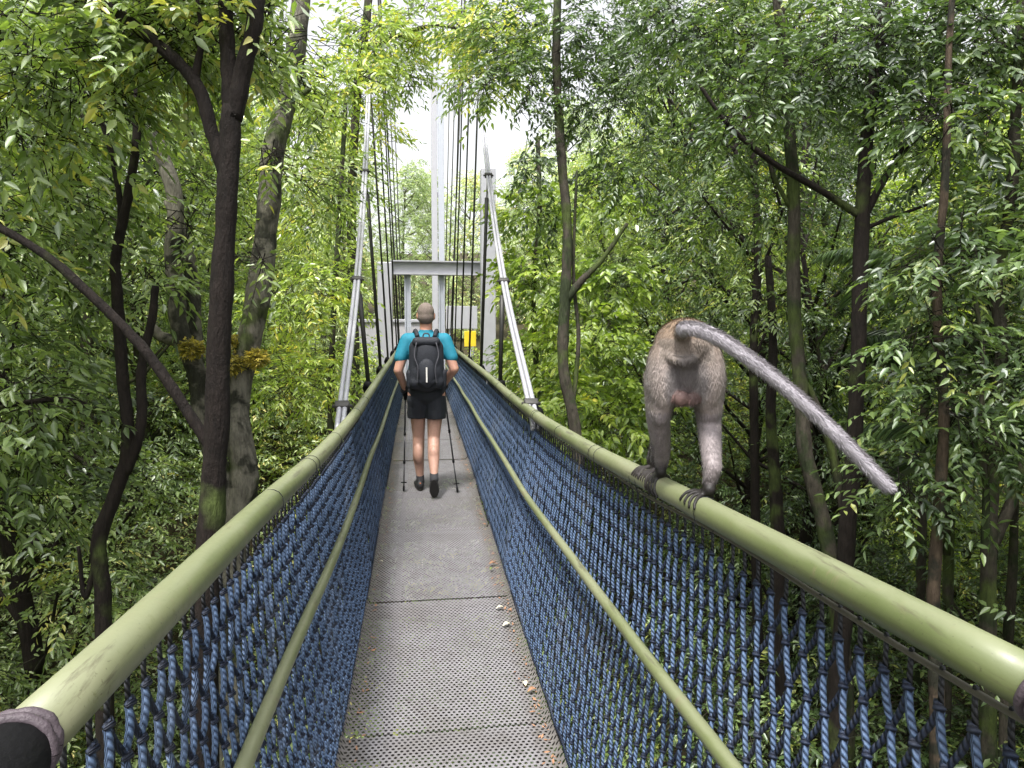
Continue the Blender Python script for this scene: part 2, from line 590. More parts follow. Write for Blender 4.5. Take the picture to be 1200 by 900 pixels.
SP, ROWS = .0300, 15
for s in (-1, 1):
    mb = MB()     # 0 blue, 1 navy family: lit and shaded strands by rope colour; 2 dark cord
    N = int((16.0 + .1) / SP)

    def node(i, j):
        y = -.1 + i * SP
        top = rz(s, y) - .115
        bot = deck_z(y) + .0
        h = top - bot
        t = j / ROWS
        jig = Vector((noise.noise(Vector((i * .9, j * .7, s))) * .008, noise.noise(Vector((i * .7, j * 1.1, s + 9))) * .009, noise.noise(Vector((i * .55, j * .55, s + 4))) * .015))
        bulge = .018 * math.sin(math.pi * t) * noise.noise(Vector((y * .9, t * 2, s * 3)))
        return Vector((-.045 * t + s * (net_x(y, t) + .012 + bulge) + jig.x, y + jig.y, top - h * t + (jig.z if 0 < j < ROWS else 0)))
    for j in range(ROWS):
        for i in range(N):
            if (i + j) % 2: continue
            a = node(i, j)
            near = i * SP < 4.5
            ns = 6 if near else 4
            for di, fam in ((-1, 0), (1, 1)):
                if not 0 <= i + di < N: continue
                b = node(i + di, j + 1)
                rad = .0060 if fam == 0 else .0056
                d = b - a
                out = Vector((s * -.0045, 0, 0)) if fam == 0 else Vector((s * .003, 0, 0))
                mb.cur = fam
                if near:
                    c1 = a + d * .5 + out + Vector((0, 0, -.002))
                    mb.tube([a + d * .02, a + d * .25 + out * .8, c1, a + d * .75 + out * .8, b - d * .02], [rad * .9, rad, rad * 1.05, rad, rad * .9], ns, cap=False)
                else:
                    mb.tube([a, b], rad * 1.05, ns, cap=False)
            # knot
            if near:
                mb.cur = 1
                h = Vector((0, .0085, .004))
                mb.tube([a - h, a + Vector((-s * .006, 0, 0)), a + h], [.0045, .0078, .0045], 6)
    # loops up to the support wire
    for i in range(0, N, 2):
        a = node(i, 0)
        y = a.y
        w = Vector((s * .585, y + .01 * noise.noise(Vector((i, 1, s))), rz(s, y) - .062))
        mb.cur = 2
        mb.tube([a, (a + w) / 2 + Vector((.004 * s, .006, 0)), w + Vector((0, 0, .006))], .0042, 5)
    net = mb.build('rope_net', [M['rope_blue'], M['rope_navy'], M['cord_dark']], bridge)
    mb = MB()
    mb.tube([(s * .585, y, rz(s, y) - .060 + .006 * math.sin(y * 5.1)) for y in np.linspace(.2, 16, 160)], .0055, 8)
    mb.build('support_wire', M['wire'], bridge)
    # cords that tie the wire to the handrail, a few of them
    for k, y in enumerate((1.62, 2.1, 2.16, 2.62, 2.70, 3.4, 4.1, 4.16, 5.2, 6.1) if s > 0 else (1.9, 2.5, 2.58, 3.3, 4.4, 5.1)):
        ring = []
        for q in np.linspace(0, 2 * math.pi, 15):
            ring.append((s * WR + math.cos(q) * (RR + .002), y + .008 * math.sin(q + k), rz(s, y) + math.sin(q) * (RR + .002 if math.sin(q) > 0 else .060)))
        mb = MB(); mb.tube(ring, .0011, 5, cap=False)
        mb.build('tie_cord', M['cord_dark'], bridge)
    # edge lacing along the deck
    mb = MB()
    mb.tube([(-.045 + s * .428, y, deck_z(y) + .012 + .008 * math.sin(y * 23)) for y in np.linspace(0, 16, 400)], .006, 6)
    mb.build('edge_rope', M['rope_navy'], bridge)

# main cables and hangers


cable_pts = {}
for s in (-1, 1):
    cable = [(4.36, .622, -.60), (4.6, .632, -.455), (6.7, .705, .546), (8.8, .77, 2.05), (10.9, .84, 3.95), (13.1, .92, 6.2), (15.3, 1.0, 8.9), (16.6, 1.05, 10.6)]
    cp = catmull([Vector((s * x - .03, y, z)) for y, x, z in cable], 5)
    for off in (-.0175, .0175):
        mb = MB()
        mb.tube([p + Vector((off, 0, 0)) for p in cp], .0165, 12)
        mb.build('main_cable', M['galv'], bridge)
    for k, (y, x, z) in enumerate(cable[1:]):
        # clamp
        mb = MB()
        mb.box((s * x - .03, y, z), (.10, .06, .06), rot=Matrix.Rotation(math.atan2(1.5, 2.1), 3, 'X'), bev=.012)
        mb.tube([(s * x - .095, y, z), (s * x + .035, y, z)], .012, 8)
        mb.build('cable_clamp', M['steel_dark'], bridge)
        zt = z - .03
        zb = rail_z(y) - .12
        if k > 0:
            mb = MB()
            top = Vector((s * (x - .012) - .03, y, zt)); bot = Vector((s * .635, y, zb))
            d = bot - top
            mb.tube([top, top + d * .12], .010, 8)
            mb.tube([top + d * .10, top + d * (.10 + min(.35, .35 / d.length)), bot], [.028, .022, .020] if k < 3 else .016, 10)
            mb.build('hanger', M['hanger_mat'], bridge)
        mb = MB()
        mb.tube([(s * .61, y - .04, zb + .07), (s * .645, y, zb + .085), (s * .66, y + .05, zb + .05), (s * .65, y + .05, zb - .05)], [.03, .045, .045, .03], 12)
        mb.build('hanger_bracket', M['black_rubber'], bridge)
# extra hangers beyond the tower reach
for s in (-1, 1):
    for y, x, zt in ((17.4, 1.1, 8.5), (19.5, 1.0, 8.2), (21.6, .9, 7.8)):
        mb = MB()
        mb.tube([(s * x * .95, y, zt), (s * .63, y, -.3)], .017, 8)
        mb.build('hanger', M['hanger_mat'], bridge)
# second span behind the gate: deck and rails
mb = MB(); mb.box((0, 22, -1.08), (.9, 11.4, .05)); mb.build('far_deck', M['deck'], bridge, False)
for s in (-1, 1):
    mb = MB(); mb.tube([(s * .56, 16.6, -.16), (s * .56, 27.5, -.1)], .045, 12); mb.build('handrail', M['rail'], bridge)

# ------------------------------------------------------------------ towers
M['tower'] = simple('pale_grey_tower_paint', (.40, .40, .44), .5, .1, 6, .1, .1)
M['tower_bluish'] = simple('grey_tower_paint', (.42, .44, .50), .5, .1, 6, .12, .1)  # slightly bluer grey than the other tower paint
M['concrete'] = simple('pale_concrete', (.40, .39, .42), .85, 0, 5, .12, .3)


def ibeam(mb, p0, p1, w, h):
    """horizontal or vertical I section from p0 to p1; flanges face +-y."""
    p0, p1 = Vector(p0), Vector(p1)
    c = (p0 + p1) / 2
    L = (p1 - p0).length
    vert = abs((p1 - p0).normalized().z) > .5
    t = .03
    if vert:
        mb.box(c, (w - .002, t, L))
        mb.box(c + Vector((w / 2, 0, 0)), (t, h, L)); mb.box(c - Vector((w / 2, 0, 0)), (t, h, L))
    else:
        mb.box(c, (L, t, w - .002))
        mb.box(c + Vector((0, 0, w / 2)), (L, h, t)); mb.box(c - Vector((0, 0, w / 2)), (L, h, t))


tw = empty('bridge_gate_tower', (0.35, 16.6, -1.5))
tag(tw, 'pale grey steel gate tower with crossbeam over the far end of the footbridge', 'tower')
dT = 16.2
pr = at(572, 395, dT); pl = at(452, 395, dT)
for p in (pl, pr):
    mb = MB()
    zt = 3.9 if p is pr else 1.75
    mb.box((p.x, p.y, (zt - 1.4) / 2), (.34, .34, zt + 1.4), bev=.02)
    mb.build('post', M['tower'], tw, False)
zb = at(512, 314, dT).z
mb = MB(); ibeam(mb, (pl.x + .136, pl.y, zb), (pr.x - .136, pl.y, zb), .30, .24)
mb.build('crossbeam', M['tower'], tw, False)
for px in (478, 518):
    q = at(px, 380, dT)
    mb = MB(); ibeam(mb, (q.x, pl.y + .05, -1.3), (q.x, pl.y + .05, zb - .165), .12, .12)
    mb.build('portal_column', M['tower_bluish'], tw, False)
mb = MB(); mb.box((0.3, 17.6, -1.27), (4.4, 2.0, .3), bev=.03); mb.build('footing', M['concrete'], tw, False)

tf = empty('bridge_mast', (0.6, 30, -1.5))
tag(tf, 'tall pale steel mast standing beyond the gate tower, rising above the crossbeam', 'mast')
for px in (509.5, 517.5):
    q = at(px, 300, 30)
    mb = MB(); mb.box((q.x, q.y, 4.6), (.26, .3, 13.5), bev=.02); mb.build('post', M['tower'] if px < 512 else M['tower_bluish'], tf, False)
for zz in (2.2, 6.2, 10.2):
    a, b = at(509.5, 300, 30), at(517.5, 300, 30)
    mb = MB(); mb.box(((a.x + b.x) / 2, a.y, zz), (max(.02, b.x - a.x - .27), .2, .2)); mb.build('brace', M['tower'], tf, False)

# pale retaining wall and landing beyond, and the yellow board
wl = empty('landing_wall', (-1.6, 19, -1.5))
tag(wl, 'low pale concrete wall behind the hanger rods left of the walker', 'wall')
q = at(463, 385, 19)
mb = MB(); mb.box((q.x - .15, q.y, -.6), (1.7, .22, 2.0), bev=.02); mb.build('wall_body', M['concrete'], wl, False)
mb = MB(); mb.box((q.x - .15, q.y, .445), (1.8, .32, .09), bev=.015); mb.build('coping', M['tower'], wl, False)
sg = empty('yellow_board', (2, 18.5, -1.4))
tag(sg, 'small yellow notice board on a post beside the far end of the bridge', 'sign')
q = at(551, 397, 18.5)
M['yellow'] = simple('yellow_paint', (.80, .58, .03), .5, 0, 8, .08)
mb = MB(); mb.box((q.x, q.y, q.z), (.32, .03, .42), bev=.01); mb.build('board', M['yellow'], sg, False)
mb = MB(); mb.tube([(q.x, q.y + .04, q.z + .1), (q.x, q.y + .04, -1.6)], .03, 8); mb.build('post', M['tower_bluish'], sg)
pv = empty('notice_panel', (2, 24, -1.4))
tag(pv, 'pale rectangular panel on two legs seen between the hangers right of the walker', 'sign')
q = at(541, 372, 24)
mb = MB(); mb.box((q.x, q.y, q.z), (1.1, .06, .8), bev=.01); mb.build('panel', M['tower'], pv, False)
for o_ in (-.4, .4):
    mb = MB(); mb.tube([(q.x + o_, q.y + .06, q.z + .3), (q.x + o_, q.y + .06, -1.6)], .03, 8); mb.build('leg', M['tower_bluish'], pv)

# ------------------------------------------------------------------ body tools


def capsule(bm, p0, r0, p1, r1, seg=14):
    p0, p1 = Vector(p0), Vector(p1)
    d = p1 - p0
    L = d.length
    q = d.to_track_quat('Z', 'Y').to_matrix()
    prof = []
    for k in range(6): 
        a = -math.pi / 2 + (math.pi / 2) * k / 5
        prof.append((r0 * math.cos(a), r0 * math.sin(a)))
    for k in range(6):
        a = (math.pi / 2) * k / 5
        prof.append((r1 * math.cos(a), L + r1 * math.sin(a)))
    rings = []
    for r, z in prof:
        rings.append([bm.verts.new(p0 + q @ Vector((max(r, 1e-4) * math.cos(2 * math.pi * i / seg), max(r, 1e-4) * math.sin(2 * math.pi * i / seg), z))) for i in range(seg)])
    for a, b in zip(rings, rings[1:]):
        for i in range(seg): bm.faces.new((a[i], a[(i + 1) % seg], b[(i + 1) % seg], b[i]))
    bm.faces.new(list(reversed(rings[0]))); bm.faces.new(rings[-1])


def ellipsoid(bm, c, r, rot=None):
    m = Matrix.Translation(Vector(c)) @ (rot.to_4x4() if rot is not None else Matrix.Identity(4)) @ Matrix.Diagonal((r[0], r[1], r[2], 1))
    bmesh.ops.create_uvsphere(bm, u_segments=24, v_segments=16, radius=1, matrix=m)


def fused(name, prims, voxel, smooth_it=6, mats=None, parent=None, keep=True):
    bm = bmesh.new()
    for p in prims:
        if p[0] == 'c': capsule(bm, *p[1:])
        elif p[0] == 'e': ellipsoid(bm, *p[1:])
        elif p[0] == 'chain':
            pts, rs = p[1], p[2]
            for a, b, r0, r1 in zip(pts, pts[1:], rs, rs[1:]): capsule(bm, a, r0, b, r1)
    me = bpy.data.meshes.new(name + '_raw')
    bm.to_mesh(me); bm.free()
    o = bpy.data.objects.new('tmp', me)
    C.objects.link(o)
    r = o.modifiers.new('r', 'REMESH'); r.mode = 'VOXEL'; r.voxel_size = voxel
    sm = o.modifiers.new('s', 'SMOOTH'); sm.iterations = smooth_it; sm.factor = .5
    dg = bpy.context.evaluated_depsgraph_get()
    me2 = bpy.data.meshes.new_from_object(o.evaluated_get(dg))
    bpy.data.objects.remove(o); bpy.data.meshes.remove(me)
    me2.name = name
    me2.materials.clear()
    return link_mesh(name, me2, mats, parent)


def set_colors(o, fn):
    me = o.data
    a = me.color_attributes.new('Col', 'FLOAT_COLOR', 'POINT')
    dat = []
    for v in me.vertices:
        dat += list(fn(v.co, v.normal)) + [1.0]
    a.data.foreach_set('color', dat)


def m_vcol(name, rough=.6, nscale=60, var=.2, bump_=.3, bd=.002, sss=0):
    t = NT(name)
    a = t.attr('Col').outputs['Color']
    v = t.pos()
    n1 = t.noise(nscale, 4, .6, v)
    c = t.mix(1.0, a, t.ramp(n1, [(.25, (1 - var,) * 3), (.75, (1 + var,) * 3)]), 'MULTIPLY')
    p = t.principled(c, rough, 0, t.bump(t.noise(nscale * 2, 4, .6, v), bump_, bd), .4)
    if sss:
        p.inputs['Subsurface Weight'].default_value = sss
        p.inputs['Subsurface Radius'].default_value = (.02, .008, .004)
        p.inputs['Subsurface Scale'].default_value = .5
    return t.done(p)


# ------------------------------------------------------------------ the walker
PX_, PY_ = -.092, 6.25
G = deck_z(PY_) + .01
pers = empty('person', (PX_, PY_, G))
tag(pers, 'walker seen from behind in a teal shirt and black shorts striding with two poles', 'person')


def P(x, y, z): return (PX_ + x, PY_ + y, G + z)


M['skin'] = m_vcol('skin_tan', .5, 45, .12, .2, .002, .1)
M['teal'] = simple('teal_jersey', (.006, .17, .25), .75, 0, 25, .25, .4)
M['navy_short'] = simple('black_shorts_cloth', (.010, .012, .018), .8, 0, 20, .4, .5)
M['pack'] = simple('charcoal_pack_cloth', (.009, .011, .018), .75, 0, 30, .4, .6)
M['pack_grey'] = simple('pack_webbing', (.035, .035, .045), .7, 0, 40, .3)
M['white_tag'] = simple('pale_strap', (.62, .60, .58), .6, 0, 40, .15)
M['shoe'] = simple('black_shoe', (.014, .014, .016), .6, 0, 50, .4, .5)
M['sole'] = simple('shoe_sole', (.02, .019, .018), .8, 0, 60, .4, .6)
M['sock'] = simple('dark_sock', (.03, .03, .035), .9, 0, 60, .3)
M['orange'] = simple('orange_trim', (.55, .12, .02), .6)
M['hair'] = simple('grey_cropped_hair', (.17, .135, .115), .9, 0, 120, .5, 1.0)

prims = [
    ('e', P(0, 0, 1.615), (.072, .092, .105)), ('e', P(0, .03, 1.56), (.058, .07, .065)),  # skull, jaw
    ('c', P(0, .125 - .02, 1.595), .012, P(0, .128, 1.575), .014),  # nose
    ('e', P(-.036, .088, 1.625), (.012, .01, .008)), ('e', P(.036, .088, 1.625), (.012, .01, .008)),
    ('e', P(0, .095, 1.545), (.024, .012, .008)),
    ('e', P(-.077, -.002, 1.605), (.010, .022, .034)), ('e', P(.077, -.002, 1.605), (.010, .022, .034)),
    ('c', P(0, -.015, 1.44), .060, P(0, .005, 1.56), .054),
    ('e', P(0, 0, 1.30), (.165, .105, .17)), ('e', P(0, .0, 1.10), (.145, .10, .17)), ('e', P(0, -.01, .93), (.155, .115, .13)),
    ('chain', [P(-.17, 0, 1.385), P(-.250, -.055, 1.12), P(-.195, .095, .95)], [.056, .043, .030]),
    ('chain', [P(.17, 0, 1.385), P(.250, -.055, 1.13), P(.165, .12, .985)], [.056, .043, .030]),
    ('chain', [P(-.085, 0, .90), P(-.075, .09, .50), P(-.078, .085, .30), P(-.062, .10, .10)], [.088, .056, .052, .032]),
    ('chain', [P(.085, 0, .90), P(.062, -.02, .50), P(.058, -.14, .34), P(.058, -.235, .19)], [.088, .056, .053, .033]),
    ('e', P(-.078, .045, .345), (.047, .05, .095)), ('e', P(.058, -.14, .36), (.047, .05, .085)),
]
body = fused('body', prims, .0085, 3, M['skin'], pers)


def skin_col(co, n):
    z = co.z - G
    c = Vector((.42, .23, .17))
    if z > 1.42: c = Vector((.46, .24, .17))
    if z < .75: c = Vector((.40, .235, .18))
    q = noise.noise(Vector(co) * 9) * .12
    return c * (1 + q)


set_colors(body, skin_col)
hair = fused('hair', [('e', P(0, -.012, 1.640), (.077, .093, .089)), ('e', P(0, -.025, 1.600), (.073, .080, .075))], .008, 2, M['hair'], pers)
# bald-ish front: nothing over the face; the cap sits back on the skull
shirt = fused('shirt', [
    ('e', P(0, -.002, 1.30), (.182, .122, .18)), ('e', P(0, -.005, 1.12), (.165, .118, .20)), ('e', P(0, -.01, .96), (.165, .125, .10)),
    ('c', P(-.13, 0, 1.385), .073, P(.13, 0, 1.385), .073), ('c', P(0, -.012, 1.40), .085, P(0, -.008, 1.455), .066),
    ('c', P(-.165, 0, 1.385), .072, P(-.228, -.032, 1.235), .060), ('c', P(.165, 0, 1.385), .072, P(.228, -.032, 1.235), .060)], .009, 4, M['teal'], pers)
# shorts: waist, seat and two wide leg openings with folds
prims = [('e', P(0, -.01, .93), (.168, .128, .13)), ('c', P(-.08, .0, .86), .098, P(-.082, .045, .705), .095), ('c', P(.08, -.0, .86), .098, P(.078, -.02, .69), .096)]
shorts = fused('shorts', prims, .009, 3, M['navy_short'], pers)
for v in shorts.data.vertices:
    z = v.co.z - G
    if z < .68: v.co.z = G + .68 - (.68 - z) * .1
    v.co += v.normal * .006 * noise.noise(v.co * 14)


def shoe(parent, heel, toe, up, pale_sole):
    heel, toe, up = Vector(heel), Vector(toe), Vector(up)
    f = (toe - heel).normalized(); sd = f.cross(up).normalized(); upn = sd.cross(f).normalized()
    L = (toe - heel).length
    Rm = Matrix((sd, f, upn)).transposed()
    c = (heel + toe) / 2
    s = fused('shoe', [('e', heel + f * .045 + upn * .05, (.038, .050, .045), Rm), ('e', c + f * .02 + upn * .04, (.044, .10, .036), Rm),
                       ('e', toe - f * .055 + upn * .035, (.046, .058, .030), Rm), ('c', heel + f * .05 + upn * .05, .036, heel + f * .055 + upn * .095, .037)], .006, 3, M['shoe'], parent)
    mb = MB()
    outl = []
    for k in range(24):
        a = 2 * math.pi * k / 24
        y = math.cos(a) * L * .52; x = math.sin(a) * (.040 + .008 * math.cos(a))
        outl.append((x, y))
    vs = [c + sd * x + f * y + upn * .022 for x, y in outl] + [c + sd * x * .97 + f * y * .98 + upn * 0 for x, y in outl]
    fs = [(i, (i + 1) % 24, 24 + (i + 1) % 24, 24 + i) for i in range(24)] + [tuple(range(24))[::-1], tuple(range(24, 48))]
    mb.add(vs, fs)
    so = mb.build('sole', pale_sole, s, False)
    mb = MB()
    mb.box(heel + f * .004 + upn * .06, (.012, .006, .035), Rm, .002); mb.build('heel_tab', M['orange'], s, False)
    return s


shoe(pers, P(-.062, .04, -.005), P(-.085, .31, -.005), (0, 0, 1), M['sole'])
shoe(pers, P(.055, -.29, .165), P(.062, -.185, -.045 + .03), (0, .92, .40), M['sole'])
fused('sock', [('c', P(-.062, .10, .075), .040, P(-.064, .10, .125), .038)], .006, 2, M['sock'], pers)
fused('sock', [('c', P(.058, -.245, .165), .040, P(.058, -.215, .21), .038)], .006, 2, M['sock'], pers)
M['glove'] = simple('dark_glove', (.02, .02, .024), .8, 0, 50, .4, .5)


def hand(center, fdir, side, grip):
    """closed hand in a glove round a pole grip; grip is the pole's direction."""
    c = Vector(center); f = Vector(fdir).normalized(); g = Vector(grip).normalized()
    lat = f.cross(g).normalized() * side
    pr = [('e', c - f * .02 + lat * .018, (.030, .034, .042))]
    for k, l in enumerate((.030, .034, .032, .026)):
        b = c + g * (.030 - k * .020) + f * .012 + lat * .022
        pr.append(('chain', [b, b + f * l - lat * .004, b + f * (l * .75) - lat * .034, b + f * (l * .2) - lat * .040], [.0095, .0092, .0086, .0078]))
    th = c + g * .028 - f * .012 + lat * .01
    pr.append(('chain', [th, th + g * .022 + f * .015 - lat * .022, th + g * .018 + f * .035 - lat * .034], [.012, .0105, .009]))
    pr.append(('c', c - f * .025, .029, c - f * .06 + Vector((0, 0, .012)), .031))
    return fused('glove', pr, .0042, 1, M['glove'], pers)


hl = P(-.190, .125, .925); hr = P(.155, .155, .965)
hand(hl, (.02, .75, -.55), -1, (0, -.3, .95))
hand(hr, (-.2, .8, -.4), 1, (-.1, .1, .95))


def pole(name, label, grip, tip):
    e = empty(name, tip)
    tag(e, label, 'trekking pole', 'trekking poles held by the walker')
    g, t = Vector(grip), Vector(tip)
    d = (t - g).normalized(); L = (t - g).length
    mb = MB(); mb.tube([g - d * .05, g + d * .02, g + d * .12], [.017, .014, .016], 12); mb.build('handle', M['black_rubber'], e)
    mb = MB()
    mb.tube([g + d * .12, g + d * (L * .45)], .0085, 10)
    mb.tube([g + d * (L * .45), g + d * (L * .72)], .0072, 10)
    mb.tube([g + d * (L * .72), t - d * .04], .0062, 10)
    mb.build('shaft', M['shaft'], e)
    for k in (.45, .72):
        mb = MB(); mb.tube([g + d * (L * k - .015), g + d * (L * k + .015)], .0115, 10); mb.build('clamp', M['black_rubber'], e)
    mb = MB(); mb.tube([t - d * .085, t - d * .078], [.028, .026], 14); mb.build('basket', M['black_rubber'], e)
    mb = MB(); mb.tube([t - d * .05, t - d * .02, t], [.009, .010, .006], 8); mb.build('tip', M['black_rubber'], e)


M['shaft'] = simple('anodised_shaft', (.035, .035, .04), .35, .6, 40, .2, .1)
gx = Vector(hl)
pole('trekking_pole', "trekking pole in the walker's left hand, hanging almost upright", gx + Vector((0, .02, .03)), (P(-.215, -.02, 0)[0], P(0, .02, 0)[1], deck_z(PY_ + .02) + .012))
pole('trekking_pole', "trekking pole in the walker's right hand, slanting outwards to its tip on the deck", Vector(hr) + Vector((0, .02, .03)), (P(.275, 0, 0)[0], P(0, -.06, 0)[1], deck_z(PY_ - .06) + .008))

# backpack
bp = empty('backpack', P(0, -.2, 1.0))
tag(bp, 'small charcoal backpack with a pale strap worn on the walker’s back'.replace('’', "'"), 'backpack')
pk = fused('pack_body', [('e', P(0, -.165, 1.22), (.145, .080, .20)), ('e', P(0, -.175, 1.08), (.138, .085, .15)), ('c', P(-.085, -.15, 1.34), .06, P(.085, -.15, 1.34), .06),
                         ('c', P(-.09, -.17, 1.02), .07, P(.09, -.17, 1.02), .07), ('c', P(-.10, -.165, 1.02), .06, P(-.10, -.15, 1.33), .052), ('c', P(.10, -.165, 1.02), .06, P(.10, -.15, 1.33), .052)], .009, 5, M['pack'], bp)
fused('front_pocket', [('e', P(0, -.245, 1.10), (.085, .045, .13)), ('c', P(-.05, -.24, 1.03), .035, P(.05, -.24, 1.03), .035)], .007, 4, M['pack'], bp)
fused('lid', [('c', P(-.08, -.19, 1.375), .045, P(.08, -.19, 1.375), .045)], .008, 3, M['pack'], bp)
for s in (-1, 1):
    mb = MB()
    mb.tube(catmull([P(s * .075, -.13, 1.42), P(s * .09, -.06, 1.468), P(s * .10, .03, 1.465), P(s * .115, .115, 1.38), P(s * .13, .13, 1.22), P(s * .155, .06, 1.07), P(s * .14, -.06, 1.02)], 5), .020, 8)
    mb.build('shoulder_strap', M['pack'], bp)
    mb = MB()
    mb.tube(catmull([P(s * .085, -.235, 1.37), P(s * .105, -.262, 1.26), P(s * .075, -.290, 1.15), P(s * .085, -.285, 1.0)], 5), .0065, 6)
    mb.build('compression_strap', M['pack_grey'], bp)
    fused('side_pocket', [('c', P(s * .142, -.16, .99), .035, P(s * .145, -.16, 1.10), .036)], .008, 3, M['pack'], bp)
mb = MB(); mb.box(P(0, -.296, 1.09), (.014, .008, .13), bev=.002); mb.build('pale_strap', M['white_tag'], bp, False)
mb = MB(); mb.tube(catmull([P(-.03, -.19, 1.41), P(-.02, -.19, 1.445), P(.02, -.19, 1.445), P(.03, -.19, 1.41)], 4), .007, 6); mb.build('grab_loop', M['pack_grey'], bp)
mb = MB(); mb.tube([P(-.16, -.1, .985), P(0, -.13, .97), P(.16, -.1, .985)], .02, 8); mb.build('hip_belt', M['pack'], bp)

# ------------------------------------------------------------------ the monkey
mk = empty('macaque', (.57, 1.79, rail_z(1.79)))
tag(mk, 'grey-brown long-tailed monkey standing on the right handrail, seen from behind', 'monkey')
aa = R(17)
Hd = Vector((math.sin(aa), math.cos(aa), 0)); Sd = Vector((math.cos(aa), -math.sin(aa), 0)); Zu = Vector((0, 0, 1))
O = at(803, 440, 1.83)         # middle of the rump


def K(s, f, z): return O + Sd * s + Hd * f + Zu * z


RZ = rail_z(1.7)
footL = Vector((.552, 1.93, rail_z(1.93) + .040)); footR = Vector((.580, 1.655, rail_z(1.655) + .038))
tailp = catmull([K(.0, .015, .095), at(800, 386, 1.73), at(818, 386, 1.69), at(850, 401, 1.67), at(900, 437, 1.64), at(950, 480, 1.61), at(1000, 529, 1.58), at(1040, 570, 1.56)], 4)
tr_ = [.020 + .001 * 0] * 3
tail_r = []
for i in range(len(tailp)):
    k = i / (len(tailp) - 1)
    tail_r.append(.0255 * (1 - k) + .0205 * k)
rotb = Matrix((Sd, Hd, Zu)).transposed()
prims = [
    ('e', K(0, .02, .075), (.083, .085, .078), rotb), ('e', K(0, .05, .022), (.100, .09, .108), rotb), ('e', K(0, .16, .02), (.088, .13, .095), rotb),
    ('e', K(0, .27, -.02), (.080, .10, .090), rotb), ('e', K(-.01, .36, -.03), (.06, .06, .06), rotb), ('e', K(-.01, .415, -.045), (.052, .056, .05), rotb),
    ('c', K(-.01, .44, -.06), .03, K(-.01, .475, -.075), .022),
    ('e', K(-.062, .405, -.04), (.008, .014, .017), rotb), ('e', K(.042, .405, -.04), (.008, .014, .017), rotb),
    ('e', K(-.054, .00, .0), (.049, .055, .098), rotb), ('e', K(.054, .00, .0), (.049, .055, .098), rotb),
    ('chain', [K(-.062, .02, -.01), K(-.066, .055, -.125), footL + Sd * .002 + Hd * -.025 + Zu * .065, footL + Zu * .010], [.048, .033, .0235, .016]),
    ('chain', [K(.062, .02, -.01), K(.068, .04, -.125), footR + Hd * -.01 + Zu * .07 + Sd * .008, footR + Zu * .010], [.048, .033, .0235, .016]),
    ('e', K(-.064, .02, -.08), (.033, .045, .06), rotb), ('e', K(.066, .02, -.08), (.033, .045, .06), rotb),
]
# arms (ahead of the legs)
hL = Vector((.568, 2.02, rail_z(2.02) + .038)); hR = Vector((.578, 2.09, rail_z(2.09) + .038))
prims += [('chain', [K(-.045, .27, -.03), K(-.062, .22, -.12), hL + Zu * .02], [.034, .023, .015]), ('chain', [K(.0, .27, -.03), K(-.04, .25, -.12), hR + Zu * .02], [.034, .023, .015])]
rr = RR


def toe(angle0, angle1, y0, y1, n, r0, lead):
    """a digit laid over the rail from angle0 to angle1 (0 = top, + = bridge side)."""
    pts = [lead]
    for k in range(n):
        a = angle0 + (angle1 - angle0) * k / (n - 1)
        y = y0 + (y1 - y0) * k / (n - 1)
        pts.append(Vector((WR - math.sin(a) * (rr + r0 * .7), y, rail_z(y) + math.cos(a) * (rr + r0 * .7))))
    rs = [r0 * 1.15] + [r0 * (1 - .06 * k) for k in range(n)]
    return ('chain', pts, rs)


for (ft, sgn, sc) in ((footL, 1, 1.0), (footR, 1, 1.0)):
    heel = ft + Zu * -.0
    y = ft.y
    xx = math.asin(max(-1, min(1, (WR - ft.x) / (rr + .008))))
    prims.append(('chain', [ft + Zu * .014 - Hd * .02, ft + Zu * .002, ft + Zu * -.001 + Hd * .035], [.016, .015, .013]))
    # four toes forward over the bridge side, one thumb-toe on the outer side
    for k, (ya, yb) in enumerate(((-.005, -.045), (.010, -.012), (.026, .020), (.040, .050))):
        prims.append(toe(xx + .15, xx + 1.95 - .1 * abs(k - 1), y + ya, y + yb, 6, .0072, ft + Zu * .0 + Hd * .01))
    prims.append(toe(xx - .3, xx - 1.15, y - .0, y + .03, 5, .0080, ft))
for ft in (hL, hR):
    y = ft.y
    for k in range(4):
        prims.append(toe(.3, 1.3, y - .02 + k * .014, y - .03 + k * .02, 5, .0062, ft))
    prims.append(toe(-.3, -1.0, y, y + .01, 4, .0068, ft))
prims.append(('chain', [Vector(p) for p in tailp], [r * .8 for r in tail_r]))
prims.append(('e', K(-.014, -.040, -.058), (.022, .014, .021), rotb))
prims.append(('e', K(.016, -.036, -.060), (.018, .012, .018), rotb))
prims.append(('chain', [K(-.055, -.044, .058), K(-.035, -.066, .045), K(-.008, -.072, .041), K(.018, -.068, .048)], [.007, .010, .011, .009]))


def m_fur():
    t = NT('monkey_fur')
    a = t.attr('Col').outputs['Color']
    p = t.principled(a, .8, 0, None, .2)
    p.inputs['Sheen Weight'].default_value = .3
    return t.done(p)


M['fur'] = m_fur()
M['monkey_skin'] = m_vcol('monkey_skin', .6, 80, .2, .4)
mbody = fused('body', prims, .0048, 2, M['monkey_skin'], mk)


def seg_dist(p, pts):
    best = 9
    for a, b in zip(pts, pts[1:]):
        ab = b - a
        t = max(0, min(1, (p - a).dot(ab) / max(ab.length_squared, 1e-9)))
        best = min(best, (p - a - ab * t).length)
    return best


tailp_far = tailp[6:]


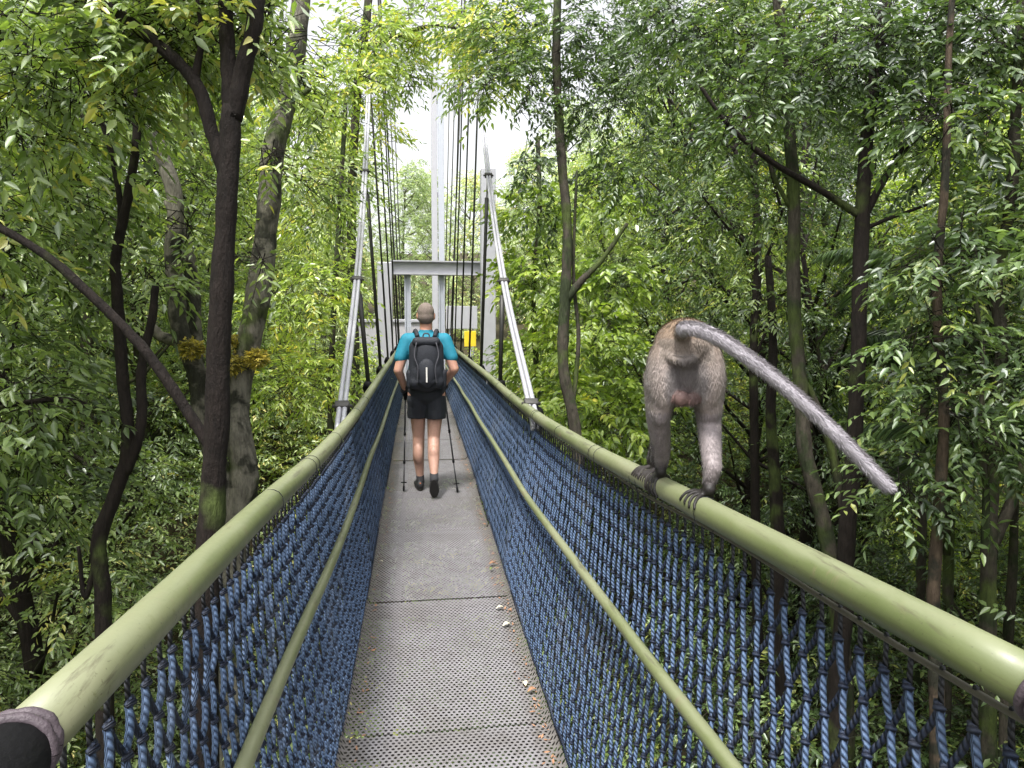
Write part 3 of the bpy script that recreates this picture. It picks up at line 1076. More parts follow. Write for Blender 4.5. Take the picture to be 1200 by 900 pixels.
def monkey_col(co, n=None):
    p = Vector(co)
    d = p - O
    s, f, z = d.dot(Sd), d.dot(Hd), d.z
    nz = noise.noise(p * 30) * .5 + noise.noise(p * 80) * .3
    if seg_dist(p, tailp_far) < .034:
        # grey, darker stripe along the top with pale edges
        c = Vector((.30, .28, .31)) * (1 + .5 * nz)
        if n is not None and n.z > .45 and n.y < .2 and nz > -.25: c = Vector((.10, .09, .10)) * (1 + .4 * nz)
        return c
    if (p - K(-.014, -.044, -.060)).length < .025: return Vector((.125, .076, .070)) * (1 + nz)
    if (p - K(.018, -.040, -.062)).length < .022: return Vector((.095, .060, .056))
    zr = p.z - rail_z(p.y)
    if zr < .092 and f < .2:
        k = min(1, max(0, (zr - .062) / .03))
        return Vector((.011, .009, .009)).lerp(Vector((.22, .19, .195)), k)
    if f > .2 and zr < .09: return Vector((.03, .025, .025))
    if f > .17 and z < -.05: return Vector((.07, .06, .055))  # arms coloured dark to stand for the shadow under the body
    if z < -.10: return Vector((.22, .19, .195)) * (1 + .3 * nz)
    top = Vector((.215, .150, .100)) * (1 + .5 * nz)
    low = Vector((.26, .22, .205)) * (1 + .4 * nz)
    k = min(1, max(0, (z - .02) / .11))
    c = low.lerp(top, k)
    if f < .01 and .035 < z < .10 and abs(s) < .07: c = c.lerp(Vector((.20, .17, .15)), .6)
    if (p - K(.03, -.05, .055)).length < .03: c = c * .6
    if f < .02:
        e2 = (s / .062) ** 2 + ((z + .022) / .075) ** 2 + nz * .35
        k2 = min(1, max(0, (1.25 - e2) / .7))
        c = c.lerp(Vector((.13, .118, .120)) * (1 + .35 * nz), k2 * .9)
        k3 = min(1, max(0, 1 - ((s / .045) ** 2 + ((z + .062) / .038) ** 2)))
        c = c.lerp(Vector((.15, .10, .095)), k3 * .7)
    return c


set_colors(mbody, monkey_col)


def fur(obj):
    me = obj.data
    me.calc_loop_triangles()
    tris = me.loop_triangles
    area = np.array([t.area for t in tris])
    n = 46000
    idx = rng.choice(len(tris), n, p=area / area.sum())
    vs, fs, cols = [], [], []
    co = [v.co.copy() for v in me.vertices]; no = [v.normal.copy() for v in me.vertices]
    for q in idx:
        t = tris[int(q)]
        a, b, c = t.vertices
        u, v = random.random(), random.random()
        if u + v > 1: u, v = 1 - u, 1 - v
        p = co[a] * (1 - u - v) + co[b] * u + co[c] * v
        nn = (no[a] * (1 - u - v) + no[b] * u + no[c] * v).normalized()
        zr = p.z - rail_z(p.y)
        if zr < .066 and abs(p.x - WR) < .12 and p.y > 1.58 : continue
        if (p - K(-.014, -.048, -.060)).length < .018: continue
        f = (p - O).dot(Hd)
        ontail = seg_dist(p, tailp_far) < .034
        if ontail:
            dirn = (tailp[-1] - tailp[6]).normalized(); L = random.uniform(.008, .015); lift = .34
        else:
            dirn = Vector((0, 0, -1)) - Hd * .35 if f < .1 else Vector((0, 0, -.6)) - Hd * .8
            dirn.normalize()
            L = random.uniform(.008, .014); lift = .30
            if (p - O).z < -.12: L *= .75
        dirn = (dirn - nn * dirn.dot(nn))
        if dirn.length < .05: dirn = Vector((random.gauss(0, 1), random.gauss(0, 1), random.gauss(0, 1)))
        dirn = (dirn.normalized() + Vector((random.gauss(0, .22), random.gauss(0, .22), random.gauss(0, .22)))).normalized()
        tipv = p + (dirn * (1 - lift * .5) + nn * lift) * L
        midv = p + (dirn * .35 + nn * lift * 1.1) * L * .6
        w = dirn.cross(nn).normalized() * .00075
        o = len(vs)
        vs += [p + w, p - w, midv + w * .8, midv - w * .8, tipv]
        fs += [(o, o + 1, o + 3, o + 2), (o + 2, o + 3, o + 4)]
        c = monkey_col(p, nn)
        c = Vector(c) * random.uniform(.75, 1.12)
        cols += list(c) + [1.0] + list(c) + [1.0] + (list(c * 1.08) + [1.0]) * 2 + list(c * 1.22) + [1.0]
    m2 = bpy.data.meshes.new('fur')
    m2.from_pydata(vs, [], fs)
    a_ = m2.color_attributes.new('Col', 'FLOAT_COLOR', 'POINT')
    a_.data.foreach_set('color', cols)
    link_mesh('fur', m2, M['fur'], mk)


fur(mbody)

# ------------------------------------------------------------------ trees near the bridge, each shaped after the photograph
PXM = FPX


def limb(pts, wpx, d, jitter=.12, per=7, n=12, end=.0):
    """pts: list of (x, y[, d]) directions and depths; wpx radius at start and end in those units."""
    P3 = [at(p[0], p[1], p[2] if len(p) > 2 else d) for p in pts]
    P3 = catmull(P3, per)
    m = len(P3)
    r0, r1 = wpx[0] / FPX * d, wpx[1] / FPX * d
    return P3, [r0 + (r1 - r0) * i / (m - 1) for i in range(m)]


def to_ground(P3, R3, flare=1.3, lean=None):
    p = P3[0]
    gx, gy = p.x, p.y
    g = ground_h(gx, gy) - .3
    if p.z <= g: return P3, R3
    pre, rad = [], []
    n = 6
    for k in range(n):
        t = k / n
        pre.append(Vector((gx + (lean or 0) * (1 - t), gy + .05 * math.sin(t * 5), g + (p.z - g) * t)))
        rad.append(R3[0] * (flare - (flare - 1) * t))
    return pre + P3, rad + R3


def custom_tree(name, label, cat, bark, trunks, branches, clumps, leafmat, leaf_len=.11, dens=1.0, per=9, width=.36, droop=.35, spray=.4, crown_name='crown', group=None):
    P3, R3 = limb(*trunks[0])
    P3, R3 = to_ground(P3, R3)
    e = empty(name, P3[0])
    tag(e, label, cat, group)
    mb = MB(); mb.tube(P3, R3, 14, jitter=.16); mb.build('trunk', bark, e)
    for b in trunks[1:] + branches:
        Pb, Rb = limb(*b)
        mb = MB(); mb.tube(Pb, Rb, 10, jitter=.16); mb.build('branch', bark, e)
    if clumps:
        cl = []
        for (x, y, d, r, n) in clumps:
            c = at(x, y, d)
            cl.append(((c.x, c.y, c.z), (r, r, r * .75), n))
        cs, ax, up = clump_sprays(cl, dens)
        # keep the walkway's air free
        ok = ~((np.abs(cs[:, 0]) < .95) & (cs[:, 2] < 2.6) & (cs[:, 1] < 15))
        cs, ax, up = cs[ok], ax[ok], up[ok]
        me = leaf_mesh(crown_name, cs, ax, up, leaf_len, per=per, spray_len=spray, width=width, droop=droop)
        link_mesh(crown_name, me, [leafmat, M['bark_dark']], e, False)
    return e


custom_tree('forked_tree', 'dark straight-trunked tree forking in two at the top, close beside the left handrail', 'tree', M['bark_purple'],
            [([(238, 760), (247, 620), (253, 520), (257, 400), (262, 300), (268, 200), (271, 125)], (15.5, 11), 3.4)],
            [([(271, 135), (267, 60), (262, -40), (255, -130)], (10, 6), 3.4), ([(273, 140), (284, 85), (298, 30), (306, -50), (320, -140)], (11, 7), 3.4),
             ([(264, 205), (247, 150), (228, 95), (170, 40), (100, -10), (40, -50)], (8.5, 6), 3.4), ([(228, 95), (236, 45), (230, -10)], (5, 2), 3.4),
             ([(256, 540), (215, 475), (165, 405), (95, 335), (40, 290), (-60, 235)], (7, 4.5), 3.4)],
            [(60, 40, 3.6, .45, 60), (150, 20, 3.6, .4, 50), (230, 40, 3.7, .35, 40), (330, 20, 3.8, .35, 45), (20, 150, 3.7, .35, 35), (110, 110, 3.8, .3, 25), (390, 40, 4.4, .4, 40), (330, 90, 4.3, .22, 14), (-40, 260, 3.7, .4, 40), (250, -60, 3.6, .5, 50)],
            M['leaf_near'], .072, 2.2, 9, .42, .35, .32)
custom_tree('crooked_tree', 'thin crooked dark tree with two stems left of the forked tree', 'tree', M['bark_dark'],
            [([(122, 770), (120, 690), (116, 635), (138, 570), (150, 520), (143, 430), (137, 340), (136, 300), (150, 230), (161, 150), (158, 40)], (9.5, 4), 4.4)],
            [([(147, 555), (165, 500), (166, 430), (178, 375), (182, 335)], (6.5, 4), 4.4), ([(142, 500), (110, 480), (70, 468), (0, 478), (-50, 500)], (4, 2.5), 4.4),
             ([(141, 290), (140, 230), (120, 145), (80, 80), (60, 40)], (4, 2), 4.4), ([(116, 640), (100, 700), (92, 640)], (4, 2), 4.4)],
            [(60, 130, 4.6, .5, 50), (150, 100, 4.8, .4, 35), (40, 250, 4.7, .5, 45), (10, 420, 4.6, .5, 45), (60, 330, 4.8, .35, 25), (100, 220, 4.7, .35, 25), (30, 560, 4.6, .5, 45), (20, 480, 4.2, .4, 35), (180, 330, 4.9, .25, 14)],
            M['leaf_near'], .082, 1.9, 9, .40, .35, .32)
e = custom_tree('mottled_tree', 'pale mottled tree with several stems and yellow moss in its fork', 'tree', M['bark_pale'],
                [([(270, 760), (274, 640), (287, 560), (276, 490), (284, 435), (302, 350), (313, 260), (320, 180), (338, 110), (350, 30), (355, -60)], (17, 10), 5.6)],
                [([(276, 600), (240, 500), (232, 440), (212, 390), (203, 300), (205, 230), (172, 130), (158, 40), (150, -60)], (12, 7), 5.6),
                 ([(228, 430), (226, 350), (218, 290), (198, 235)], (10, 6), 5.8), ([(334, 125), (352, 112), (364, 104)], (6, 2), 5.6),
                 ([(215, 400), (190, 395), (175, 380)], (8, 5), 5.6)],
                [(345, 90, 5.3, .25, 16), (320, 180, 5.3, .2, 10), (300, 300, 5.2, .16, 6), (215, 260, 5.3, .22, 10), (330, 60, 6.2, .55, 45), (390, 120, 6.6, .5, 45), (200, 60, 6.4, .6, 50), (350, 200, 6.8, .4, 30), (390, 230, 7.5, .5, 40), (240, 220, 6.8, .4, 25), (180, 200, 6.8, .45, 30)],
                M['leaf_mid'], .075, 1.7, 9)
for (x, y, d, r) in ((224, 408, 5.45, .085), (268, 425, 5.45, .11), (262, 400, 5.5, .09), (300, 420, 5.5, .08)):
    c = at(x, y, d)
    cs, ax, up = clump_sprays([((c.x, c.y, c.z), (r, r, r * .8), 260)], 1.0)
    me = leaf_mesh('moss_cushion', cs, ax, up, .022, per=5, spray_len=.03, width=.6, droop=.1)
    link_mesh('moss_cushion', me, [M['moss'], M['bark_dark']], e, False)

# right-hand side
custom_tree('slim_tree', 'slim brown tree with one raised branch, just right of the bridge cable', 'tree', M['bark_mid'],
            [([(682, 620), (674, 500), (660, 430), (662, 350), (665, 270), (657, 170), (652, 60), (655, -60)], (7.5, 4.5), 7.2)],
            [([(663, 352), (682, 328), (705, 305), (735, 262)], (5.5, 2), 7.2), ([(668, 500), (678, 400), (672, 320), (676, 200)], (3, 1.5), 7.3)],
            [(600, 110, 7.2, .5, 50), (650, 60, 7.4, .6, 70), (700, 120, 7.4, .5, 60), (620, 190, 7.4, .3, 22), (740, 200, 7.5, .5, 45), (590, 40, 7.6, .5, 45), (700, 20, 7.3, .6, 60), (780, 80, 7.0, .6, 60), (645, 250, 7.8, .25, 12), (560, 150, 7.6, .22, 14)],
            M['leaf_dark'], .066, 1.7, 11, .42, .3, .32)
custom_tree('leaning_tree', 'grey-brown tree with a bent trunk seen past the end of the tail', 'tree', M['bark_mid'],
            [([(990, 800), (978, 680), (962, 600), (944, 530), (938, 450), (930, 350), (930, 230), (922, 120), (912, 0), (905, -100)], (10, 5.5), 6.0)],
            [([(938, 440), (955, 470), (975, 530), (990, 600)], (3, 6), 6.0), ([(930, 250), (905, 200), (893, 120)], (3, 1.5), 6.0)],
            [(860, 60, 6.0, .5, 60), (930, 40, 6.2, .55, 70), (850, 170, 6.2, .4, 40), (960, 140, 6.3, .4, 35), (900, 250, 6.6, .4, 25), (800, 20, 6.2, .5, 55)],
            M['leaf_dark'], .066, 1.7, 11, .42, .3, .32)
custom_tree('branching_tree', 'dark tree with a long branch reaching left and one rising right, behind the tail', 'tree', M['bark_dark'],
            [([(980, 820), (990, 700), (993, 620), (1001, 520), (1006, 400), (1010, 260), (1017, 150), (1035, 20), (1045, -90)], (10.5, 6.5), 5.4)],
            [([(1010, 255), (965, 225), (905, 190), (855, 148), (820, 100)], (4.6, 2), 5.4), ([(1012, 255), (1042, 200), (1075, 150), (1103, 98), (1125, 40)], (4.6, 2.5), 5.4), ([(1008, 270), (1045, 255), (1100, 235)], (3, 1.5), 5.4)],
            [(1010, 60, 5.2, .5, 60), (1090, 60, 5.2, .5, 60), (1150, 20, 5.0, .5, 60), (950, 90, 5.3, .4, 40), (1100, 180, 5.5, .35, 30), (1050, 130, 5.6, .3, 20), (880, 120, 5.2, .35, 30), (1180, 130, 5.2, .5, 50)],
            M['leaf_dark'], .066, 1.7, 11, .42, .3, .32)
custom_tree('twin_stem_tree', 'twin-stemmed dark tree at the right edge above the handrail', 'tree', M['bark_mid'],
            [([(1158, 860), (1158, 700), (1160, 600), (1165, 500), (1174, 410), (1168, 330), (1185, 230), (1192, 100), (1200, -40)], (9, 5), 5.0)],
            [([(1162, 640), (1185, 590), (1205, 530), (1245, 460)], (7, 4), 5.0), ([(1160, 600), (1150, 520), (1152, 420), (1140, 330)], (4, 2), 5.0)],
            [(1180, 300, 5.2, .5, 55), (1130, 380, 5.4, .4, 40), (1190, 430, 5.0, .4, 40), (1210, 220, 5.0, .5, 50), (1100, 330, 5.8, .4, 40)],
            M['leaf_dark'], .068, 1.7, 11, .34, .3, .32)
custom_tree('tan_tree', 'reddish brown bare trunk nearest the right handrail', 'tree', M['bark_tan'],
            [([(1098, 1010), (1098, 850), (1096, 760), (1094, 690), (1100, 600), (1106, 480), (1098, 340), (1108, 200), (1112, 60), (1120, -60)], (9, 3), 4.4)], [],
            [(1100, 470, 4.4, .35, 34), (1150, 520, 4.6, .35, 30), (1100, 300, 4.3, .35, 34), (1090, 390, 4.2, .25, 20), (1110, 140, 4.3, .35, 34), (1060, 560, 4.6, .3, 24)], M['leaf_dark'], .066, 1.5, 11, .42, .3, .32)
custom_tree('slender_tree', 'very slender dark sapling right of the monkey', 'tree', M['bark_dark'],
            [([(888, 760), (886, 640), (884, 500), (883, 400), (888, 300), (882, 180), (870, 60)], (6, 3.5), 8.5)], [([(884, 420), (900, 380), (905, 330)], (2, 1), 8.5)],
            [(880, 330, 8.8, .5, 40), (840, 260, 8.8, .5, 40), (890, 200, 8.6, .5, 40)], M['leaf_mid'], .075, 1.6, 9)
custom_tree('dead_stem_tree', 'short rough dark stem between the sapling and the bent trunk', 'tree', M['bark_dark'],
            [([(914, 780), (912, 640), (908, 560), (903, 480), (906, 400), (900, 300)], (9, 4), 7.6)], [],
            [(905, 360, 7.8, .35, 20), (930, 290, 8.2, .4, 25)], M['leaf_mid'], .075, 1.6, 9)
custom_tree('bright_tree', 'young tree with glowing yellow-green leaves right of the far tower', 'tree', M['bark_mid'],
            [([(632, 560), (630, 450), (625, 350), (632, 250), (630, 160)], (4, 2.5), 12)], [],
            [(620, 250, 11.5, .6, 60), (640, 330, 11, .7, 80), (690, 400, 10.5, .7, 80), (630, 420, 11.5, .7, 80), (720, 330, 11, .7, 80), (760, 440, 10.5, .8, 90), (680, 480, 10, .6, 60), (610, 320, 12, .45, 35), (700, 230, 11, .6, 50), (720, 500, 9.5, .6, 60)],
            M['leaf_bright'], .13, 1.3, 9, .45)
custom_tree('glowing_tree', 'young tree with pale yellow-green leaves left of the left cable', 'tree', M['bark_mid'],
            [([(388, 560), (388, 450), (392, 350), (398, 250), (405, 120)], (4, 2.5), 10)], [],
            [(395, 330, 10, .6, 70), (360, 250, 10, .6, 60), (385, 430, 9.5, .6, 70), (350, 350, 9, .6, 70), (410, 200, 11, .5, 50), (400, 100, 10.5, .7, 70), (350, 130, 10, .6, 60), (340, 450, 8.5, .5, 55), (440, 150, 12, .45, 35), (450, 60, 11, .6, 60)],
            M['leaf_bright'], .09, 1.5, 9, .38)
# boughs that reach over the walkway near the top of the view
custom_tree('overhanging_tree', 'tall tree whose leafy bough hangs over the walkway at the top', 'tree', M['bark_mid'],
            [([(420, 520), (415, 400), (412, 250), (418, 120), (430, 20), (440, -100)], (6, 4.5), 11.5)],
            [([(424, 60), (470, 40), (520, 30), (570, 50)], (3.5, 1.2), 10.8)],
            [(450, 50, 11, .6, 55), (500, 30, 10.5, .6, 65), (545, 45, 10.2, .5, 45), (600, 20, 10, .6, 60), (480, 90, 11, .32, 20), (540, 95, 10.5, .28, 14), (440, 110, 11.5, .35, 18), (430, 95, 8.2, .32, 26), (436, 40, 8.2, .4, 34), (425, 150, 8.4, .16, 7), (572, 160, 8.3, .24, 18), (566, 100, 8.3, .32, 28), (590, 60, 8.2, .4, 34), (560, 30, 8.2, .35, 26)],
            M['leaf_mid'], .095, 1.4, 9, .38)

# ------------------------------------------------------------------ forest tree kinds that repeat


def forest_kind(seed, height, spread, nclump, leafmat, bark, leaf_len, low=.12, name='forest_tree', per=9, width=.36, dens=1.0, crad=.75, spray=.42):
    rs = random.Random(seed)
    e = empty(name)
    top = Vector((rs.uniform(-.5, .5), rs.uniform(-.5, .5), height * .97))
    pts = [Vector((0, 0, -.6)), Vector((rs.uniform(-.1, .1), rs.uniform(-.1, .1), height * .2)), Vector((rs.uniform(-.25, .25), rs.uniform(-.25, .25), height * .45)), Vector((rs.uniform(-.35, .35), rs.uniform(-.35, .35), height * .7)), top]
    tp = catmull(pts, 6)
    r0 = height * .0085 + .02
    mb = MB(); mb.tube(tp, [r0 * (1.15 - .85 * i / (len(tp) - 1)) for i in range(len(tp))], 10, jitter=.14)
    clumps = []
    for k in range(nclump):
        zf = low + (1 - low) * ((k + rs.random()) / nclump)
        prof = .45 + .55 * math.sin(math.pi * min(1, (zf - low * .5) * 1.05))
        a = rs.uniform(0, 2 * math.pi); r = spread * prof * math.sqrt(rs.uniform(.08, 1))
        base = tp[min(len(tp) - 1, int(len(tp) * max(.05, zf - .08)))]
        c = Vector((base.x + math.cos(a) * r, base.y + math.sin(a) * r, zf * height))
        cr = crad * rs.uniform(.65, 1.25)
        clumps.append(((c.x, c.y, c.z), (cr, cr, cr * .62), rs.randint(28, 46)))
        midp = (base + c) / 2 + Vector((0, 0, -.15 * r))
        mb.tube([base, midp, c], [r0 * .38, r0 * .25, r0 * .1], 6, cap=False)
    mb.build('trunk', bark, e)
    cs, ax, up = clump_sprays(clumps, dens)
    me = leaf_mesh('crown', cs, ax, up, leaf_len, per=per, spray_len=spray, width=width, droop=.35)
    link_mesh('crown', me, [leafmat, bark], e, False)
    return e


def place_copy(proto, loc, rz, sc, label, cat, group, first):
    if first: r = proto
    else:
        r = proto.copy(); C.objects.link(r)
        for ch in proto.children:
            c = ch.copy(); C.objects.link(c); c.parent = r
    r.location = loc; r.rotation_euler = (0, 0, rz); r.scale = (sc,) * 3
    tag(r, label, cat, group)
    return r


KINDS_ = {
    'mid_a': forest_kind(1, 11, 2.1, 36, M['leaf_mid'], M['bark_mid'], .078, width=.42, dens=1.3, spray=.36),
    'mid_b': forest_kind(2, 12, 1.8, 34, M['leaf_near'], M['bark_dark'], .088, width=.42, dens=1.3, spray=.36),
    'mid_c': forest_kind(3, 10, 2.2, 36, M['leaf_mid'], M['bark_pale'], .072, per=11, width=.40, dens=1.3, spray=.36),
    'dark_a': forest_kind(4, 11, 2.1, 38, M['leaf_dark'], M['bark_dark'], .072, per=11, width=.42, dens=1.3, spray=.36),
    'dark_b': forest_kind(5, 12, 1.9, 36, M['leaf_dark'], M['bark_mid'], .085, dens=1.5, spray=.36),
    'bright_a': forest_kind(6, 9, 2.0, 34, M['leaf_bright'], M['bark_mid'], .095, width=.42, dens=1.5, spray=.4),
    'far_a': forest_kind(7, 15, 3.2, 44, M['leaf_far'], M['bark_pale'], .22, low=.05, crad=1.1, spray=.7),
    'far_b': forest_kind(8, 13, 3.6, 44, M['leaf_bright'], M['bark_mid'], .20, low=.05, crad=1.1, spray=.7),
    'far_c': forest_kind(9, 16, 3.0, 46, M['leaf_mid'], M['bark_mid'], .18, low=.05, crad=1.05, spray=.6),
}
used = set()
LAB = {
    'mid_a': ('green forest tree with grey-brown trunk among the trees on the left', 'mixed green trees standing in the forest left of the bridge'),
    'mid_b': ('broad-leaved forest tree with dark trunk among the trees on the left', 'broad-leaved dark-trunked trees left of the bridge'),
    'mid_c': ('fine-leaved forest tree with a pale trunk among the trees on the left', 'fine-leaved pale-trunked trees left of the bridge'),
    'dark_a': ('deep green fine-leaved tree in the shaded forest on the right', 'deep green fine-leaved trees right of the bridge'),
    'dark_b': ('deep green broad-leaved tree in the shaded forest on the right', 'deep green broad-leaved trees right of the bridge'),
    'bright_a': ('sunlit yellow-green tree standing farther along the bridge', 'sunlit yellow-green trees along the bridge'),
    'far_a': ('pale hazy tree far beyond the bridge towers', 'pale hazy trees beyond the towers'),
    'far_b': ('tall yellow-green tree behind the forest edge', 'tall yellow-green trees behind the forest edge'),
    'far_c': ('tall mid-green tree at the back of the forest', 'tall mid-green trees at the back of the forest'),
}


def put(kind, x, y, sc=1.0, dz=0.0):
    lab, grp = LAB[kind]
    place_copy(KINDS_[kind], (x, y, ground_h(x, y) + dz), random.uniform(0, 6.28), sc, lab, 'tree', grp, kind not in used)
    used.add(kind)


def jit(a): return random.uniform(-a, a)


# left
for y in np.arange(1.5, 17, 2.5):
    for x, ks in ((-5.2, ('mid_a', 'mid_b', 'mid_c')), (-8.4, ('mid_c', 'mid_a', 'bright_a')), (-12.5, ('mid_a', 'mid_b', 'bright_a')), (-17, ('far_c', 'far_b'))):
        if x < -15 and y > 13: continue
        put(random.choice(ks), x + jit(.7) - (.8 if y < 5 and x > -6 else 0), y + jit(1), random.uniform(.85, 1.1) * (.62 if x < -15 else .82 if x < -11 else 1))
# right
for y in np.arange(1.0, 17, 2.5):
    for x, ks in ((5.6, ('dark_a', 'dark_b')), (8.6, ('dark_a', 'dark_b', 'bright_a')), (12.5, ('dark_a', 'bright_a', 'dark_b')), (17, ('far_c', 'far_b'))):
        if y > 8 and x < 9 and random.random() < .45: ks = ('bright_a', 'dark_a')
        put(random.choice(ks), x + jit(.7), y + jit(1), random.uniform(.85, 1.05) * (.62 if x > 15 else .78 if x > 11 else .95))
# around and beyond the far tower
for x, y, k, sc in ((-3.6, 15, 'bright_a', .62), (-5.2, 18.5, 'bright_a', .8), (-4.6, 22, 'far_a', .55), (-7.5, 21, 'far_b', .7), (4.2, 15, 'bright_a', .62), (5.8, 18.5, 'bright_a', .75),
                    (8.5, 20, 'far_b', .7), (5.0, 23.5, 'far_a', .5), (-8, 27, 'far_a', .8), (-12, 24, 'far_b', .9), (12, 24, 'far_c', .9), (-16, 28, 'far_c', 1.0), (17, 28, 'far_b', .8),
                    (-3, 31, 'far_a', .62), (-1.0, 38, 'far_a', .6), (2.5, 36, 'far_a', .55), (6.5, 33, 'far_a', .6), (9.5, 30, 'far_a', .75), (-6, 36, 'far_a', .8), (-11, 36, 'far_a', 1.0),
                    (12, 37, 'far_a', .9), (6, 42, 'far_a', .7), (18, 38, 'far_c', 1.1), (-18, 38, 'far_c', 1.1), (-24, 30, 'far_c', 1.1), (24, 30, 'far_c', 1.1), (1, 45, 'far_a', .6), (-5, 46, 'far_a', .8), (10, 46, 'far_a', .9),
                    (-23, 10, 'far_c', .8), (-22, 18, 'far_b', .8), (23, 10, 'far_c', .72), (22, 18, 'far_b', .75), (-22, 3, 'far_b', .8), (22, 3, 'far_c', .7)):
    put(k, x + jit(.4), y + jit(.4), sc)

# ------------------------------------------------------------------ palms and ferns


def frond_mesh(name, n_fronds, length, leaflets, leaf_len, width, arch, seed, z0=0.0):
    rs = random.Random(seed)
    cs, ax, up, = [], [], []
    V = []
    mb = MB()
    allc, alla, allu, alll = [], [], [], []
    for k in range(n_fronds):
        a = 2 * math.pi * k / n_fronds + rs.uniform(-.3, .3)
        el = rs.uniform(.5, 1.15)
        L = length * rs.uniform(.75, 1.1)
        pts = []
        p = Vector((0, 0, z0)); 
        for i in range(13):
            t = i / 12
            e_ = el - arch * t * 1.8
            if i: p = p + Vector((math.cos(a) * math.cos(e_), math.sin(a) * math.cos(e_), math.sin(e_))) * L / 12
            pts.append(p.copy())
        mb.tube(pts, [.009 * (1 - i / 15) for i in range(13)], 5, cap=False)
        for i in range(leaflets):
            t = .12 + .88 * i / leaflets
            j = min(11, int(t * 12)); q = pts[j].lerp(pts[j + 1], t * 12 - j)
            d = (pts[j + 1] - pts[j]).normalized()
            sd = d.cross(Vector((0, 0, 1))).normalized()
            for s in (-1, 1):
                al = (d * .55 + sd * s + Vector((0, 0, -.25))).normalized()
                allc.append(q); alla.append(al); allu.append(Vector((0, 0, 1))); alll.append(leaf_len * (math.sin(math.pi * (t * .85 + .12)) * .8 + .2))
    n = len(allc)
    c = np.array(allc); d = nrm(np.array(alla) + rng.normal(0, .06, (n, 3))); Ls = np.array(alll)[:, None]
    N = np.array([0, 0, 1.0]) + rng.normal(0, .2, (n, 3)); N = nrm(N - d * np.sum(N * d, -1, keepdims=True)); W = np.cross(d, N)
    w = Ls * width * .5
    m1 = c + d * Ls * .3; m2 = c + d * Ls * .7 - np.array([0, 0, .10]) * Ls; tip = c + d * Ls - np.array([0, 0, .3]) * Ls
    V = np.stack([c, m1 + W * w, m2 + W * w * .7, tip, m2 - W * w * .7, m1 - W * w], 1).reshape(-1, 3)
    o0 = len(mb.v)
    tl = np.repeat(np.clip(rng.normal(.5, .18, n), 0, 1), 6)
    mb.cur = 0
    mb.mi = [1] * len(mb.f)
    fs = []
    for i in range(n):
        b = i * 6
        fs += [(b, b + 1, b + 2, b + 3), (b, b + 3, b + 4, b + 5)]
    mb.add([tuple(v) for v in V], fs, list(tl), [0.0] * (n * 6))
    me = bpy.data.meshes.new(name)
    me.from_pydata(mb.v, [], mb.f)
    at_ = me.attributes.new('tint', 'FLOAT', 'POINT'); at_.data.foreach_set('value', mb.a)
    me.polygons.foreach_set('material_index', mb.mi)
    return me


M['stalk'] = simple('green_stalk', (.10, .14, .05), .6)


def palm_kind(seed, n, L, z0, lm):
    e = empty('young_palm')
    me = frond_mesh('fronds', n, L, 30, L * .30, .11, .75, seed, z0)
    link_mesh('fronds', me, [lm, M['stalk']], e, False)
    mb = MB(); mb.tube([(0, 0, -.3), (.02, .02, z0 * .5), (0, 0, z0 + .02)], [.05, .04, .03], 8, jitter=.1); mb.build('stem', M['bark_mid'], e)
    return e


pk1 = palm_kind(3, 11, 1.5, 1.6, M['leaf_dark']); pk2 = palm_kind(4, 9, 1.3, .7, M['leaf_mid'])
pl_lab = {0: ('arching palm growing in the dark undergrowth right of the bridge', 'palms in the undergrowth right of the bridge'), 1: ('low feathery palm in the green undergrowth left of the bridge', 'feathery palms in the undergrowth left of the bridge')}
spots0 = []
for (x, y, d, dz) in ((1120, 440, 6.4, 0), (1190, 560, 5.6, 0), (1090, 330, 7.4, 0)):
    spots0.append(at(x, y, d))
for i, p in enumerate(spots0):
    q = Vector((p.x, p.y, p.z - 1.6 * .9))
    place_copy(pk1, q, random.uniform(0, 6), .9, pl_lab[0][0], 'palm', pl_lab[0][1], i == 0)
# lift the palms on their own taller stems
for o in list(C.objects):
    if o.parent is None and o.name.startswith('young_palm') and o.get('label') == pl_lab[0][0]:
        g = ground_h(o.location.x, o.location.y)
        h = o.location.z - g
        if h > .1:
            mb = MB(); mb.tube([(o.location.x, o.location.y, g - .3), (o.location.x + .05, o.location.y, g + h * .5), (o.location.x, o.location.y, o.location.z + .1)], [.06, .05, .045], 8, jitter=.1)
            st = mb.build('trunk', M['bark_mid'], None)
            st.parent = o; st.matrix_parent_inverse = Matrix.LocRotScale(o.location, o.rotation_euler, o.scale).inverted()
for i, (x, y) in enumerate(((-3.4, 5.2), (-4.6, 7.5), (-3.2, 8.6), (-6.5, 6.0), (-3.0, 3.4), (-5.4, 4.4))):
    place_copy(pk2, (x, y, ground_h(x, y)), random.uniform(0, 6), 1.2, pl_lab[1][0], 'palm', pl_lab[1][1], i == 0)

# ------------------------------------------------------------------ undergrowth that reads as one mass


